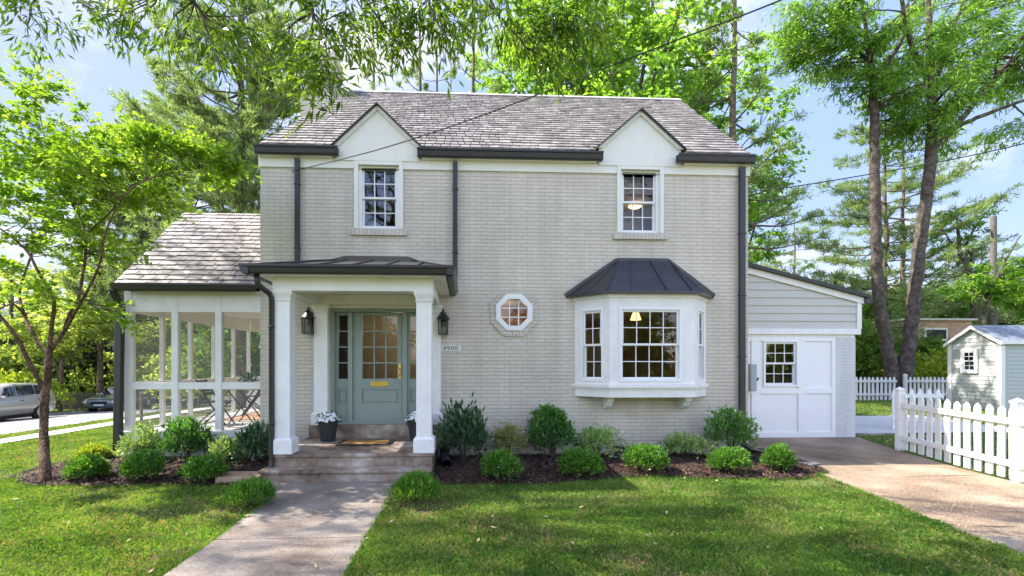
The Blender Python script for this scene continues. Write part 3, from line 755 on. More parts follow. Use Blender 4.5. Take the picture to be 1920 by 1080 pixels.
# stiles and rails
mid = P(1480, 733, GY)[2]
for a, b in ((1409, 1423), (1497, 1510), (1560, 1567)):
    xa, xb = P(a, 700, GY)[0], P(b, 700, GY)[0]; m.box(xa, xb, GY, GY+.029, gb, zdt)
xs_ = [P(u, 700, GY)[0] for u in (1423, 1497, 1510, 1560)]
s0 = P(1409, 700, GY)[0]
for a, b in ((5.9, s0), (xs_[0], xs_[1]), (xs_[2], xs_[3])):
    m.box(a, b, GY, GY+.029, gb, gb+.13)
    m.box(a, b, GY, GY+.029, zdt-.09, zdt)
    m.box(a, b, GY, GY+.029, mid-.06, mid+.06)
m.build('garage_panel', M['white2'], house, bevel=.004)
window(house, TF(w0, z0, GY+.02), w1-w0, z1-z0, 3, 2, fw=.04, bar=.015, sill=False, label='small window in the white garage infill')
# gable siding
zr0, zr1 = 3.74, P(1615, 558, GY)[2]+.02; zs0 = P(1480, 627, GY)[2]
xr_ = P(1606, 600, GY)[0]
def rz(x): return zr0+(zr1-zr0)*(x-gx_l-.66)/(xr_-gx_l-.66)
m = MB(); zz = zs0+.12; j = 0
while zz < 3.9:
    top = zz+.165
    # lapped boards, clipped by the rake
    xe = xr_-.02
    if rz(xe)-.05 < zz: 
        xe = gx_l+.66+(zz+.05-zr0)/(zr1-zr0)*(xr_-gx_l-.66)
    if xe <= gx_l+.1: break
    pts = [(gx_l, zz), (xe, zz)]
    zt_l = min(top, rz(gx_l)-.05); zt_r = min(top, max(rz(xe)-.05, zz+.002))
    if zt_r < top and rz(gx_l)-.05 > top:
        xc_ = gx_l+.66+(top+.05-zr0)/(zr1-zr0)*(xr_-gx_l-.66)
        poly = [(gx_l, zz), (xe, zz), (xe, zt_r), (xc_, top), (gx_l, top)]
    else: poly = [(gx_l, zz), (xe, zz), (xe, zt_r), (gx_l, zt_l)]
    n0 = len(m.v)
    V = []
    for (x, z) in poly:
        f = (z-zz)/.165; V.append((x, GY-.03+.022*f, z))
    m.add(V, [tuple(range(len(V)))]); m.quad((gx_l, GY-.03, zz), (gx_l, GY, zz), (xe, GY, zz), (xe, GY-.03, zz))
    zz = top; j += 1
m.build('garage_siding', M['siding'], house)
m = MB(); m.box(gx_l, gx_r-.02, GY+.0, GY+.1, zdt, zs0-.001)
m.box(gx_l, xr_+.06, GY-.05, GY+.02, zs0, zs0+.12); m.box(xr_-.02, xr_+.08, GY-.045, GY+.02, zs0+.121, rz(xr_)-.06)
m.prism([(gx_l, rz(gx_l)), (xr_+.12, rz(xr_+.12)), (xr_+.12, rz(xr_+.12)-.13), (gx_l, rz(gx_l)-.13)], 'y', GY-.06, GY-.03)
m.build('garage_trim', M['white'], house)
m = MB(); m.prism([(gx_l, rz(gx_l)+.002), (xr_+.2, rz(xr_+.2)+.002), (xr_+.2, rz(xr_+.2)+.075), (gx_l, rz(gx_l)+.075)], 'y', GY-.14, 8.2); m.build('garage_roof', M['darkedge'], house)
m = MB(); m.box(xr_+.12, xr_+.25, GY-.1, 8.2, rz(xr_+.2)-.10, rz(xr_+.2)+.02); m.build('gutter', M['black'], house)
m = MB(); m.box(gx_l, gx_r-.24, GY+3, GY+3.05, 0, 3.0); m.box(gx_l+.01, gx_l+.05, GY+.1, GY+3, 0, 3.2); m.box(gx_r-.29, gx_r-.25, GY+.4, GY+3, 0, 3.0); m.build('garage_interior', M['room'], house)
a = P(1402, 733, GY)[0]; 
t = thing('electrical_panel', 'grey electrical panel box on the white garage wall beside the house corner', 'electrical box', (P(1408, 710, GY)[0], GY, P(1408, 733, GY)[2]))
c = P(1408, 708, GY); zt2 = P(1408, 683, GY)[2]; zb2 = P(1408, 733, GY)[2]
MB().box(c[0]-.085, c[0]+.055, GY-.12, GY-.001, zb2, zt2).build('enclosure', M['grey_box'], t, bevel=.006)
MB().box(c[0]-.075, c[0]+.045, GY-.13, GY-.1205, zb2+.015, zt2-.015).build('cover', M['grey_box'], t, bevel=.004)
MB().tube([(c[0]+.07, GY-.10, (zb2+zt2)/2-.06), (c[0]+.10, GY-.10, (zb2+zt2)/2+.0)], .018).build('switch', M['rubber'], t)

# ---- screened side porch -------------------------------------------------
SY0, SY1 = .04, 4.95; SX0 = P(232, 650, SY0)[0]+.0; SX1 = XL-.001
zf = .47
def sx(u): return P(u, 650, SY0)[0]
zo = [P(330, v, SY0)[2] for v in (808, 730, 717, 585)]   # opening levels
zh = P(330, 545, SY0)[2]
SX0 = sx(233)
PT = .11
m = MB(); m.box(SX0, SX1, SY0+.02, SY1, -.5, zf-.16); m.build('side_porch_base', M['brick_w'], house)
m = MB(); m.box(SX0-.02, SX1, SY0-.03, SY1, zf-.159, zf); m.build('side_porch_floor', mat('pale_floor', (.55, .55, .53), .5, var=.06), house, bevel=.006)
fm = MB()
posts = [(sx(233), sx(247)), (sx(321), sx(333)), (sx(403), sx(415))]
for a, b in posts: fm.box(a, b, SY0, SY0+PT, zf, zh+.001)
gaps = [(posts[0][1], posts[1][0]), (posts[1][1], posts[2][0]), (posts[2][1], SX1)]
for a, b in gaps:
    fm.box(a, b, SY0+.01, SY0+PT-.01, zf, zo[0]); fm.box(a, b, SY0+.01, SY0+PT-.01, zo[1], zo[2]); fm.box(a, b, SY0+.005, SY0+PT-.005, zo[3], zh)
fm.box(SX0-.03, SX1, SY0-.04, SY0-.001, zf-.15, zf+.02)
sc_ = MB()
for a, b in gaps:
    for c, d in ((zo[0], zo[1]), (zo[2], zo[3])): sc_.quad((a, SY0+.05, c), (b, SY0+.05, c), (b, SY0+.05, d), (a, SY0+.05, d))
n = 5; ys = [SY0+(SY1-SY0)*i/n for i in range(n+1)]
for side, xs in (('l', posts[0][0]), ):
    for i in range(1, n+1):
        y = ys[i] if i < n else SY1-PT
        fm.box(xs, xs+.08, y, y+.075, zf, zh)
    for i in range(n):
        a = ys[i]+(PT if i == 0 else .075); b = (ys[i+1] if i < n-1 else SY1-PT)
        fm.box(xs+.01, xs+.07, a, b, zf, zo[0]-.0); fm.box(xs+.01, xs+.07, a, b, zo[1], zo[2]); fm.box(xs+.005, xs+.075, a, b, zo[3], zh)
        for c, d in ((zo[0], zo[1]), (zo[2], zo[3])): sc_.quad((xs+.05, a, c), (xs+.05, b, c), (xs+.05, b, d), (xs+.05, a, d))
# back wall with openings
back = MB(); back.box(posts[0][0]+PT, SX1, SY1-PT, SY1, zo[3], zh); back.box(-4.9, SX1, SY1-PT, SY1, zf, zo[3]); back.box(posts[0][0]+PT, -4.9, SY1-PT, SY1, zf, zf+.9)
fm.build('side_porch_frame', M['white'], house, bevel=.004)
back.build('side_porch_back_wall', M['white'], house)
tag(sc_.build('porch_screen', M['screen'], house))
MB().box(posts[0][0]+PT, SX1, SY0+PT, SY1-PT, zh-.03, zh-.001).build('side_porch_ceiling', M['white'], house)
# roof
se = -.22; sr = 2.42; sez = zh+.03
srz = P(400, 400, sr)[2]; sxe = P(214, 532, se)[0]; sxr = P(345, 400, sr)[0]
dk = MB()
dk.slab([(sxe, se, sez), (SX1, se, sez), (SX1, sr, srz-.02), (sxr, sr, srz-.02)], (0, 0, -.08))
dk.slab([(sxr, sr, srz-.02), (SX1, sr, srz-.02), (SX1, 2*sr-se, sez), (sxe, 2*sr-se, sez)], (0, 0, -.08))
dk.add([(sxe+.1, se+.1, sez-.05), (sxe+.1, 2*sr-se-.1, sez-.05), (sxr+.05, sr, srz-.1)], [(0, 1, 2)])
sroof = dk.build('side_porch_roof', M['darkedge'], house)
slates('slates', sroof, (sxe-.02, se, sez+.015), (SX1, se, sez+.015), (sxr, sr, srz), (SX1, sr, srz), .19, .2, .36, 9, thick=.024)
slates('slates', sroof, (sxe-.02, 2*sr-se, sez+.015), (SX1, 2*sr-se, sez+.015), (sxr, sr, srz), (SX1, sr, srz), .19, .24, .38, 10)
gutter(P(206, 540, se-.1)[0], SX1-.0, se-.10, sez+.05, h=.12, w=.12)
xx = P(226, 700, SY0-.09)[0]
m = MB(); 
m.bar((xx+.0, se-.03, sez-.05), (xx+.0, se-.03, sez-.10), .1, .08, up=(0, 1, 0)); m.bar((xx, se-.03, sez-.09), (xx, SY0-.10, sez-.28), .1, .08, up=(0, 1, .2)); m.bar((xx, SY0-.10, sez-.26), (xx-.04, SY0-.10, .12), .12, .10, up=(0, 1, 0))
m.bar((xx-.04, SY0-.10, .14), (xx-.06, SY0-.16, .03), .12, .1, up=(0, 1, 0)); m.bar((xx-.06, SY0-.15, .05), (xx-.14, SY0-.45, .03), .12, .09)
m.build('downspout', M['black'], house, bevel=.01)
# ================================================================== OBJECTS ON AND AROUND THE HOUSE
def lantern(x, z, label):
    t = thing('wall_lantern', label, 'lantern', (x, -.002, z), 'lanterns beside the front door')
    m = MB(); c = (x, -.15, z)
    MB().box(x-.05, x+.05, -.02, -.002, z-.02, z+.24).build('back_plate', M['black'], t, bevel=.004)
    MB().tube([(x, -.01, z+.20), (x, -.06, z+.30), (x, -.13, z+.31), (x, -.15, z+.26)], .009).build('arm', M['black'], t)
    m.box(x-.085, x+.085, -.235, -.065, z-.17, z-.155)
    for sx_ in (-1, 1):
        for sy in (-1, 1): m.bar((x+sx_*.075, -.15+sy*.075, z-.16), (x+sx_*.08, -.15+sy*.08, z+.10), .014, .014)
    m.box(x-.09, x+.09, -.24, -.06, z+.10, z+.112)
    m.build('cage', M['black'], t)
    MB().lathe([(.125, 0), (.12, .012), (.06, .085), (.055, .09), (.05, .12), (.02, .14), (.012, .17), (0, .175)], (x, -.15, z+.112), 4 if False else 12).build('roof_cap', M['black'], t)
    g = MB()
    for (a, b, c_, d) in ((x-.075, -.225, x+.075, -.225), (x-.075, -.075, x+.075, -.075), (x-.075, -.225, x-.075, -.075), (x+.075, -.225, x+.075, -.075)):
        g.quad((a, b, z-.155), (c_, d, z-.155), (c_, d, z+.10), (a, b, z+.10))
    g.build('lantern_glass', M['glass_lamp'], t)
    k = MB(); k.tube([(x-.02, -.15, z-.155), (x-.02, -.15, z-.03)], .009); k.tube([(x+.02, -.15, z-.155), (x+.02, -.15, z-.03)], .009); k.build('candle', M['plaque'], t)
    return t
a = P(577, 608, -.15); lantern(a[0]+.0, a[2], 'black metal lantern on the brick wall left of the front door')
a = P(831, 610, -.15); lantern(a[0]-.0, a[2], 'black metal lantern on the brick wall right of the porch, above the house number')

# house number
pa, pb = P(822, 653, 0), P(865, 653, 0)
t = thing('house_number_sign', 'small pale plaque reading 4900 on the brick beside the porch column', 'house number', (pa[0], -.001, pa[2]))
MB().box(pa[0], pb[0], -.018, -.002, pa[2]-.058, pa[2]+.058).build('plaque', M['plaque'], t, bevel=.003)
cu = bpy.data.curves.new('digits', 'FONT'); cu.body = '4900'; cu.size = .115; cu.extrude = .004; cu.space_character = 1.25; cu.align_x = 'CENTER'; cu.align_y = 'CENTER'
to = bpy.data.objects.new('tmp_text', cu); COL.objects.link(to); bpy.context.view_layer.update()
me = bpy.data.meshes.new_from_object(to.evaluated_get(bpy.context.evaluated_depsgraph_get())); bpy.data.objects.remove(to)
me.name = 'digits'; me.materials.clear()
dg = finish('digits', me, M['digit'], t, OFF[t], False)
dg.rotation_euler = (pi/2, 0, 0); dg.location = ((pb[0]-pa[0])/2+.012, -.0205, 0)

# small outlet box
a = P(835, 775, -.03); t = thing('outlet_box', 'small grey outdoor outlet box low on the brick right of the porch', 'outlet box', (a[0], -.002, a[2]))
MB().box(a[0]-.05, a[0]+.05, -.05, -.003, a[2]-.07, a[2]+.07).build('housing', M['grey_box'], t, bevel=.006)
MB().box(a[0]-.035, a[0]+.035, -.07, -.0505, a[2]-.055, a[2]+.055).build('cover', mat('clear_grey_cover', (.45, .5, .5), .2), t, bevel=.012)

# doormat
y0m, y1m = -1.02, -.46
xa, xb = -2.08, -1.20
t = thing('doormat', 'coir doormat with a black border in front of the sage green door', 'doormat', ((xa+xb)/2, (y0m+y1m)/2, PZ))
m = MB()
for (a, b, c, d) in ((xa, xb, y0m, y0m+.075), (xa, xb, y1m-.075, y1m), (xa, xa+.075, y0m+.075, y1m-.075), (xb-.075, xb, y0m+.075, y1m-.075)): m.box(a, b, c, d, PZ+.001, PZ+.016)
m.build('rubber_border', M['rubber'], t); MB().box(xa+.075, xb-.075, y0m+.075, y1m-.075, PZ+.001, PZ+.02).build('coir_field', M['coir'], t)

# flower pots
def leaf_arrays(centers, dirs, L, W, roll=None, curl=0.0, rg=RNG):
    """diamond leaves: base, right, tip, left"""
    n = len(centers); d = dirs/np.maximum(np.linalg.norm(dirs, axis=1, keepdims=True), 1e-6)
    up = np.array([0, 0, 1.0])+rg.normal(0, .55 if roll is None else roll, (n, 3))
    s = np.cross(d, up); s /= np.maximum(np.linalg.norm(s, axis=1, keepdims=True), 1e-6)
    nn = np.cross(s, d)
    L = np.broadcast_to(np.asarray(L), (n,))[:, None]; W = np.broadcast_to(np.asarray(W), (n,))[:, None]
    mid = centers+d*L*.45+nn*L*curl
    V = np.stack([centers, mid+s*W/2, centers+d*L-nn*L*curl*.5, mid-s*W/2], axis=1).reshape(-1, 3)
    Q = np.arange(4*n).reshape(-1, 4)
    return V, Q
def rand_dirs(n, zbias=0, flat=1.0, rg=RNG):
    v = rg.normal(0, 1, (n, 3)); v[:, 2] = v[:, 2]*flat+zbias
    return v/np.linalg.norm(v, axis=1, keepdims=True)
def leaves(name, m, parent, parts, smooth=False):
    V = []; Q = []; o = 0
    for v, q in parts: V.append(v); Q.append(q+o); o += len(v)
    return np_mesh(name, np.concatenate(V), np.concatenate(Q), [m], parent)
LM = {}
LM['box'] = leaf_mat('boxwood_leaf', (.025, .10, .014), (.17, .36, .04), trans=.35)
LM['gold'] = leaf_mat('yellow_green_leaf', (.20, .30, .03), (.42, .50, .06), trans=.35)
LM['laurel'] = leaf_mat('dark_laurel_leaf', (.02, .075, .026), (.07, .17, .05), trans=.25, gloss=.3)
LM['vari'] = leaf_mat('variegated_leaf', (.09, .16, .04), (.56, .53, .22), trans=.3)
LM['vari_green'] = leaf_mat('pale_variegated_leaf', (.08, .22, .04), (.52, .62, .26), trans=.3)
LM['camellia'] = leaf_mat('glossy_green_leaf', (.022, .10, .016), (.14, .33, .055), trans=.35, gloss=.2)
LM['nandina'] = leaf_mat('nandina_leaf', (.06, .17, .04), (.20, .36, .09), trans=.35)
LM['flowerleaf'] = leaf_mat('pot_plant_leaf', (.03, .09, .02), (.08, .18, .03))
LM['oak'] = leaf_mat('willow_oak_leaf', (.035, .10, .012), (.20, .33, .035), trans=.6, gloss=.05, extra=(.34, .40, .06))
LM['maple'] = leaf_mat('dogwood_leaf', (.09, .21, .022), (.28, .43, .05), trans=.62, gloss=.05, extra=(.36, .46, .05))
LM['locust'] = leaf_mat('locust_leaf', (.07, .19, .028), (.26, .43, .08), trans=.6, gloss=.04)
LM['pine'] = leaf_mat('pine_needles', (.10, .18, .09), (.27, .37, .17), trans=.45, gloss=.05)
LM['far'] = leaf_mat('street_tree_leaf', (.14, .23, .06), (.40, .48, .15), trans=.6, gloss=.04)
LM['far2'] = leaf_mat('dark_tree_leaf', (.07, .16, .035), (.20, .33, .07), trans=.5, gloss=.05)
LM['spruce'] = leaf_mat('dark_spruce_leaf', (.022, .04, .032), (.06, .085, .065), trans=.15)
LM['grass'] = leaf_mat('grass_blade', (.034, .105, .018), (.21, .34, .06), trans=.4, gloss=.06)
LM['grass_dry'] = leaf_mat('dry_grass_blade', (.24, .21, .07), (.42, .36, .15), trans=.3)

def flower_pot(x, y, label):
    t = thing('flower_pot', label, 'flower pot', (x, y, PZ), 'potted white flowers by the front door')
    MB().lathe([(.115, 0), (.12, .01), (.165, .33), (.172, .335), (.172, .36), (.155, .36), (.15, .32), (.0, .32)], (x, y, PZ+.001), 28).build('pot', M['pot'], t, smooth=False)
    n = 300; d = rand_dirs(n, .4, .6); c = np.array([x, y, PZ+.36])+d*RNG.uniform(.05, .16, (n, 1))*np.array([1.25, 1.25, .75])
    leaves('foliage', LM['flowerleaf'], t, [leaf_arrays(c, d, .06, .035)])
    V = []; Q = []; n = 120; o = 0
    for i in range(n):
        a = RNG.uniform(0, 2*pi); r = math.sqrt(RNG.uniform(0, 1))*.20; h = .49-.35*(r/.2)**2*.35+RNG.uniform(-.02, .02)
        c = Vector((x+r*cos(a), y+r*sin(a), PZ+h)); nrm = Vector((cos(a)*r*4, sin(a)*r*4-.35, .9)).normalized(); u = nrm.orthogonal().normalized(); w = nrm.cross(u)
        for k in range(5):
            an = 2*pi*k/5+a; p = u*cos(an)+w*sin(an); q = nrm.cross(p); R = .026
            V += [tuple(c), tuple(c+p*R*.7+q*R*.55+nrm*.004), tuple(c+p*R*1.25), tuple(c+p*R*.7-q*R*.55+nrm*.004)]; Q.append((o, o+1, o+2, o+3)); o += 4
    np_mesh('blossoms', V, Q, [M['petal']], t)
flower_pot(-2.33, -.50, 'black pot of white flowers standing left of the doormat')
flower_pot(P(776, 800, -.5)[0]+.06, -.50, 'black pot of white flowers half hidden behind the right porch column')

# lamps inside
def lampshade(x, y, z, r, label):
    t = thing('pendant_lamp', label, 'lamp', (x, y, z))
    MB().lathe([(r, 0), (r*.55, r*1.35), (r*.5, r*1.35), (r*.95, .005)], (x, y, z), 20).build('lamp_shade', M['lamp'], t)
    MB().tube([(x, y, z+r*1.35), (x, y, 2.94)], .01).build('cord', M['darkmetal'], t)
p = D(1192, 600, 10.2); lampshade(p[0], p[1], p[2]-.0, .115, 'lit pleated lampshade seen through the top panes of the bay window')
p = D(1201, 345, 10.9); t = thing('ceiling_lamp', 'glowing round ceiling lamp seen through the right upper window', 'lamp', (p[0], p[1], 5.33))
MB().lathe([(.0, -.10), (.10, -.095), (.14, -.07), (.14, -.04), (0, -.04)], (p[0]-.13, p[1], 5.34), 24).build('lamp_bowl', M['lampc'], t); MB().tube([(p[0]-.13, p[1], 5.30), (p[0]-.13, p[1], 5.35)], .05).build('mount', M['darkmetal'], t)
def point(name, loc, e, col=(1, .72, .45), r=.15):
    l = bpy.data.lights.new(name, 'POINT'); l.energy = e; l.color = col; l.shadow_soft_size = r
    o = bpy.data.objects.new(name, l); COL.objects.link(o); o.location = loc
point('lamp_light', (3.3, 2.4, 2.2), 1.6); point('ceiling_lamp_light', (3.0, 2.0, 4.9), 1.0); point('room_fill_light', (-1.5, 2.2, 2.5), 2.4, (1, .86, .68))  # the last is a fill added to brighten the entry hall, no fixture there
point('room_fill_light', (.8, 1.0, 2.6), 1.5)  # fill added to brighten the space behind the octagonal window, no lamp there
# dining table and chairs silhouettes behind the bay panes
t = thing('dining_table', 'dark dining table seen dimly through the lower panes of the bay window', 'table', (3.2, 2.2, .6))
MB().box(2.3, 4.1, 1.7, 2.7, 1.32, 1.37).build('tabletop', M['darkmetal'], t)
for a in (2.4, 4.0):
    for b in (1.8, 2.6): MB().box(a-.03, a+.03, b-.03, b+.03, .6, 1.32).build('leg', M['darkmetal'], t)

# ---- porch furniture ---------------------------------------------------------
def folding_chair(label, loc, rz):
    t = thing('folding_chair', label, 'folding chair', (0, 0, 0), 'folding chairs on the screened porch')
    for s in (-1, 1):
        MB().tube([(-.28, s*.22, 0), (.02, s*.22, .44), (.28, s*.22, .92)], .016, 6).build('leg', M['darkmetal'], t)
        MB().tube([(.30, s*.20, 0), (-.22, s*.20, .46)], .016, 6).build('leg', M['darkmetal'], t)
    m = MB()
    for i in range(6): m.bar((-.22+i*.085, -.2, .465), (-.22+i*.085, .2, .465), .06, .018)
    m.build('seat', M['darkmetal'], t)
    m = MB()
    for i in range(4): m.bar((.12+i*.04, -.21, .63+i*.08), (.12+i*.04, .21, .63+i*.08), .018, .06)
    m.build('backrest', M['darkmetal'], t)
    t.location = loc; t.rotation_euler = (0, 0, rz)
    return t
c = P(404, 800, 1.2); folding_chair('dark folding chair on the screened porch, seen from the side near the middle post', (c[0], 1.2, zf), pi+.1)
c = P(470, 790, 3.0); folding_chair('dark folding chair farther back on the screened porch, beyond the bistro table', (c[0]+.1, 3.0, zf), .3)
c = P(462, 800, 1.4)
t = thing('bistro_table', 'small glass topped folding bistro table on the screened porch next to the brick corner', 'table', (c[0], 1.4, zf))
MB().box(c[0]-.33, c[0]+.33, 1.1, 1.7, zf+.70, zf+.715).build('tabletop', mat('table_glass', (.55, .62, .58), .15), t)
for s in (-1, 1):
    for q in (-1, 1):
        MB().tube([(c[0]-q*.26, 1.4+s*.24, zf), (c[0]+q*.26, 1.4+s*.24, zf+.70)], .014, 6).build('leg', M['darkmetal'], t)
t = thing('potted_plant', 'small leafy plant in a pot on the bistro table of the screened porch', 'potted plant', (c[0]+.05, 1.4, zf+.716))
MB().lathe([(.06, 0), (.09, .13), (.095, .14), (.08, .14), (0, .12)], (c[0]+.05, 1.4, zf+.717), 16).build('pot', M['siding'], t)
d = rand_dirs(160, .5, .8); leaves('foliage', LM['laurel'], t, [leaf_arrays(np.array([c[0]+.05, 1.4, zf+.86])+d*RNG.uniform(.02, .17, (160, 1)), d, .09, .045)])
t = thing('woven_rug', 'tan woven rug on the pale floor of the screened porch', 'rug', (-4.5, 2.8, zf))
m = MB().box(-5.3, -3.75, 2.0, 4.2, zf+.001, zf+.012); m.build('pile', mat('woven_rug', (.50, .30, .17), .9, var=.3, vscale=12), t); MB().box(-5.36, -3.7, 1.95, 1.999, zf+.001, zf+.01).build('fringe', M['coir'], t)

# stone slab, drain pipe
t = tag(MB().box(-3.45, -2.86, -2.02, -1.62, .0, .115).build('stone_block', mat('tan_stone', (.42, .27, .17), .8, var=.3, vscale=6, bump=.4), None, bevel=.012), 'low tan stone slab beside the bottom porch step', 'stone slab')
m = MB(); pts = [(-.36, -.25, .16), (-.33, -.9, .14), (-.28, -1.35, .12)]
pp = []; rr = []
for i in range(60):
    f = i/59; a = Vector(pts[0]).lerp(Vector(pts[1]), min(1, f*2)) if f < .5 else Vector(pts[1]).lerp(Vector(pts[2]), f*2-1); pp.append(a); rr.append(.075+(.008 if i % 2 else 0))
m.tube(pp, rr, 12, cap=False); tag(m.build('drain_pipe', M['rubber'], None), 'black corrugated drain pipe along the right side of the porch steps', 'drain pipe')
m = MB()
a = G(1393, 858, .03)
t = tag(MB().prism([(5.33, -.55), (5.50, -.50), (5.75, -1.35), (5.50, -1.45)], 'z', .06, .09).build('splash_block', mat('dark_slate_stone', (.10, .10, .11), .6, bump=.3), None, bevel=.01), 'dark flat splash block under the right corner downspout', 'splash block')

# ================================================================== GROUND
GXS = sorted({-140, -110, -85, -65, -50, -40, -32, -27.5, -23.4, -13.9, -12.4, -11.3, *[round(-10.5+.5*i, 3) for i in range(46)], 13, 14, 16, 18, 21, 25, 30, 40, 55, 75, 100, 140})
GYS = sorted({-70, -45, -30, -22, -17, *[round(-14+.5*i, 3) for i in range(56)], 15, 17, 19, 22, 26, 31, 38, 48, 60, 80, 110, 150})
def sheet(name, xs, ys, dz, m, skip=None, **kw):
    V = [(x, y, gz(x, y)+dz) for y in ys for x in xs]; nx = len(xs); Fq = []
    for j in range(len(ys)-1):
        for i in range(nx-1):
            if skip and skip((xs[i]+xs[i+1])/2, (ys[j]+ys[j+1])/2): continue
            Fq.append((j*nx+i, j*nx+i+1, (j+1)*nx+i+1, (j+1)*nx+i))
    return np_mesh(name, V, Fq, [m], None, smooth=True)
tag(sheet('ground', GXS, GYS, 0, M['soil'], skip=lambda x, y: -23.4 < x < -13.9), kind='structure')
tag(sheet('street', [-23.4, -20, -17, -13.9], GYS, -.12, M['asphalt']), kind='structure')
m = MB()
for x0_, x1_ in ((-13.9, -13.75), (-23.55, -23.4)):
    for a, b in zip(GYS[:-1], GYS[1:]):
        V = [(x, y, gz(x, y)+z) for y in (a, b) for x, z in ((x0_, -.16), (x1_, -.16), (x1_, .012), (x0_, .012))]
        m.add(V, [(0, 1, 5, 4), (1, 2, 6, 5), (2, 3, 7, 6), (3, 0, 4, 7)])
tag(m.build('kerb', M['path'], None), kind='structure')
tag(sheet('sidewalk', [-12.35, -11.35], GYS, .03, M['path']), kind='structure')

def strip(name, left, right, m, dz=.015, ns=40, nt=18, kind='structure', rough=0, bump=None):
    """sheet between two polylines"""
    def samp(pl, f):
        L_ = [0]
        for a, b in zip(pl[:-1], pl[1:]): L_.append(L_[-1]+math.dist(a, b))
        s = f*L_[-1]
        for i in range(len(pl)-1):
            if s <= L_[i+1]+1e-9:
                k = (s-L_[i])/(L_[i+1]-L_[i]); return (pl[i][0]+(pl[i+1][0]-pl[i][0])*k, pl[i][1]+(pl[i+1][1]-pl[i][1])*k)
        return pl[-1]
    V = []
    for i in range(ns+1):
        a, b = samp(left, i/ns), samp(right, i/ns)
        for j in range(nt+1):
            t = j/nt; x = a[0]+(b[0]-a[0])*t; y = a[1]+(b[1]-a[1])*t
            z = gz(x, y)+dz+(RNG.uniform(0, rough) if rough else 0)
            if bump: z += bump(i/ns, t)
            V.append((x, y, z))
    Q = [(i*(nt+1)+j, i*(nt+1)+j+1, (i+1)*(nt+1)+j+1, (i+1)*(nt+1)+j) for i in range(ns) for j in range(nt)]
    o = np_mesh(name, V, Q, [m], None, smooth=True)
    return tag(o, kind=kind)
drive_l = [(5.36, 1.08), (5.36, -.3), (5.33, -1.9), (5.2, -2.7), (4.95, -3.9), (4.75, -5.2), (4.6, -7), (4.5, -14)]
drive_r = [(8.42, 1.08), (8.12, .05), (8.02, -.9), (7.9, -1.7), (7.75, -2.5), (7.55, -4), (7.4, -7), (7.4, -14)]
strip('driveway', drive_l, drive_r, M['drive'], dz=.018, ns=60, nt=24)
tag(sheet('garden_path', [8.44, 9, 10, 11, 12, 13], [1.5, 2, 2.6, 3.2, 3.8, 4.4], .03, M['path']), kind='structure')
m = MB(); m.box(8.44, 9.6, 1.36, 1.499, 0, gz(9, 1.5)+.034); tag(m.build('path_edge', M['step'], None, bevel=.01), kind='structure')
# front walk slabs
m = MB(); g_ = .006
def slabz(poly): m.prism(poly, 'z', -.08, .028)
slabz([(-2.82, -1.975), (-.93, -1.975), (-.90, -2.85+g_), (-2.42, -2.85+g_)])
y = -2.85
for y2 in (-4.20, -5.55, -6.9, -8.25, -9.6, -10.95, -12.3, -13.65):
    xw = -2.42 if y == -2.85 else -2.34
    slabz([(xw, y-g_), (-.93 if y < -3 else -.90, y-g_), (-.95, y2+g_), (-2.34, y2+g_)]); y = y2
tag(m.build('front_walk', M['concrete'], None, bevel=.008), kind='structure')

# mulch beds
bed1_f = [(-.44, -2.12), (.2, -2.22), (.95, -2.24), (1.7, -2.1), (2.3, -1.86), (2.9, -1.80), (3.6, -2.02), (4.3, -2.10), (5.0, -2.02), (5.55, -1.72), (5.72, -1.4)]
bed1_b = [(-.44, -.02), (5.35, -.02), (5.42, -.8)]
bed2_f = [(-6.55, -1.35), (-6.3, -1.75), (-5.9, -2.0), (-5.0, -2.05), (-4.2, -2.05), (-3.4, -2.1), (-2.86, -2.02)]
bed2_b = [(-6.6, -.2), (-6.3, .02), (-2.86, .02)]
def bb(i, t): return .05*math.sin(pi*min(max(t, 0), 1))+.03*math.sin(i*23)*math.sin(pi*t)
tag(strip('mulch', bed1_f, bed1_b, M['mulch'], dz=.01, ns=120, nt=44, rough=.022, bump=bb), kind='stuff')
tag(strip('mulch', bed2_f, bed2_b, M['mulch'], dz=.01, ns=90, nt=44, rough=.022, bump=bb), kind='stuff')
def yfront(x, pl): return lerp(x, [p[0] for p in pl], [p[1] for p in pl])
def chips(n, xr_, pl, yb):
    V = []; Q = []; o = 0
    for i in range(n):
        x = random.uniform(*xr_); yf = yfront(x, pl); y = random.uniform(yf-.05, yb)
        t = (y-yf)/(yb-yf); z = .055+.05*math.sin(pi*max(0, min(1, t)))
        a = random.uniform(0, pi); L_ = random.uniform(.012, .04); w = random.uniform(.004, .012); tz = random.uniform(-.6, .6)
        d = Vector((cos(a), sin(a), tz)).normalized()*L_; s = Vector((-sin(a), cos(a), random.uniform(-.7, .7))).normalized()*w
        c = Vector((x, y, gz(x, y)+z*.9))
        V += [tuple(c-d-s), tuple(c+d-s*.4), tuple(c+d*1.1+s), tuple(c-d*.8+s)]; Q.append((o, o+1, o+2, o+3)); o += 4
    return V, Q
for args in ((9000, (-.42, 5.6), bed1_f, -.05), (5500, (-6.8, -2.88), bed2_f, -.02)):
    V, Q = chips(*args); tag(np_mesh('bark_chips', V, Q, [M['chip']], None), kind='stuff')

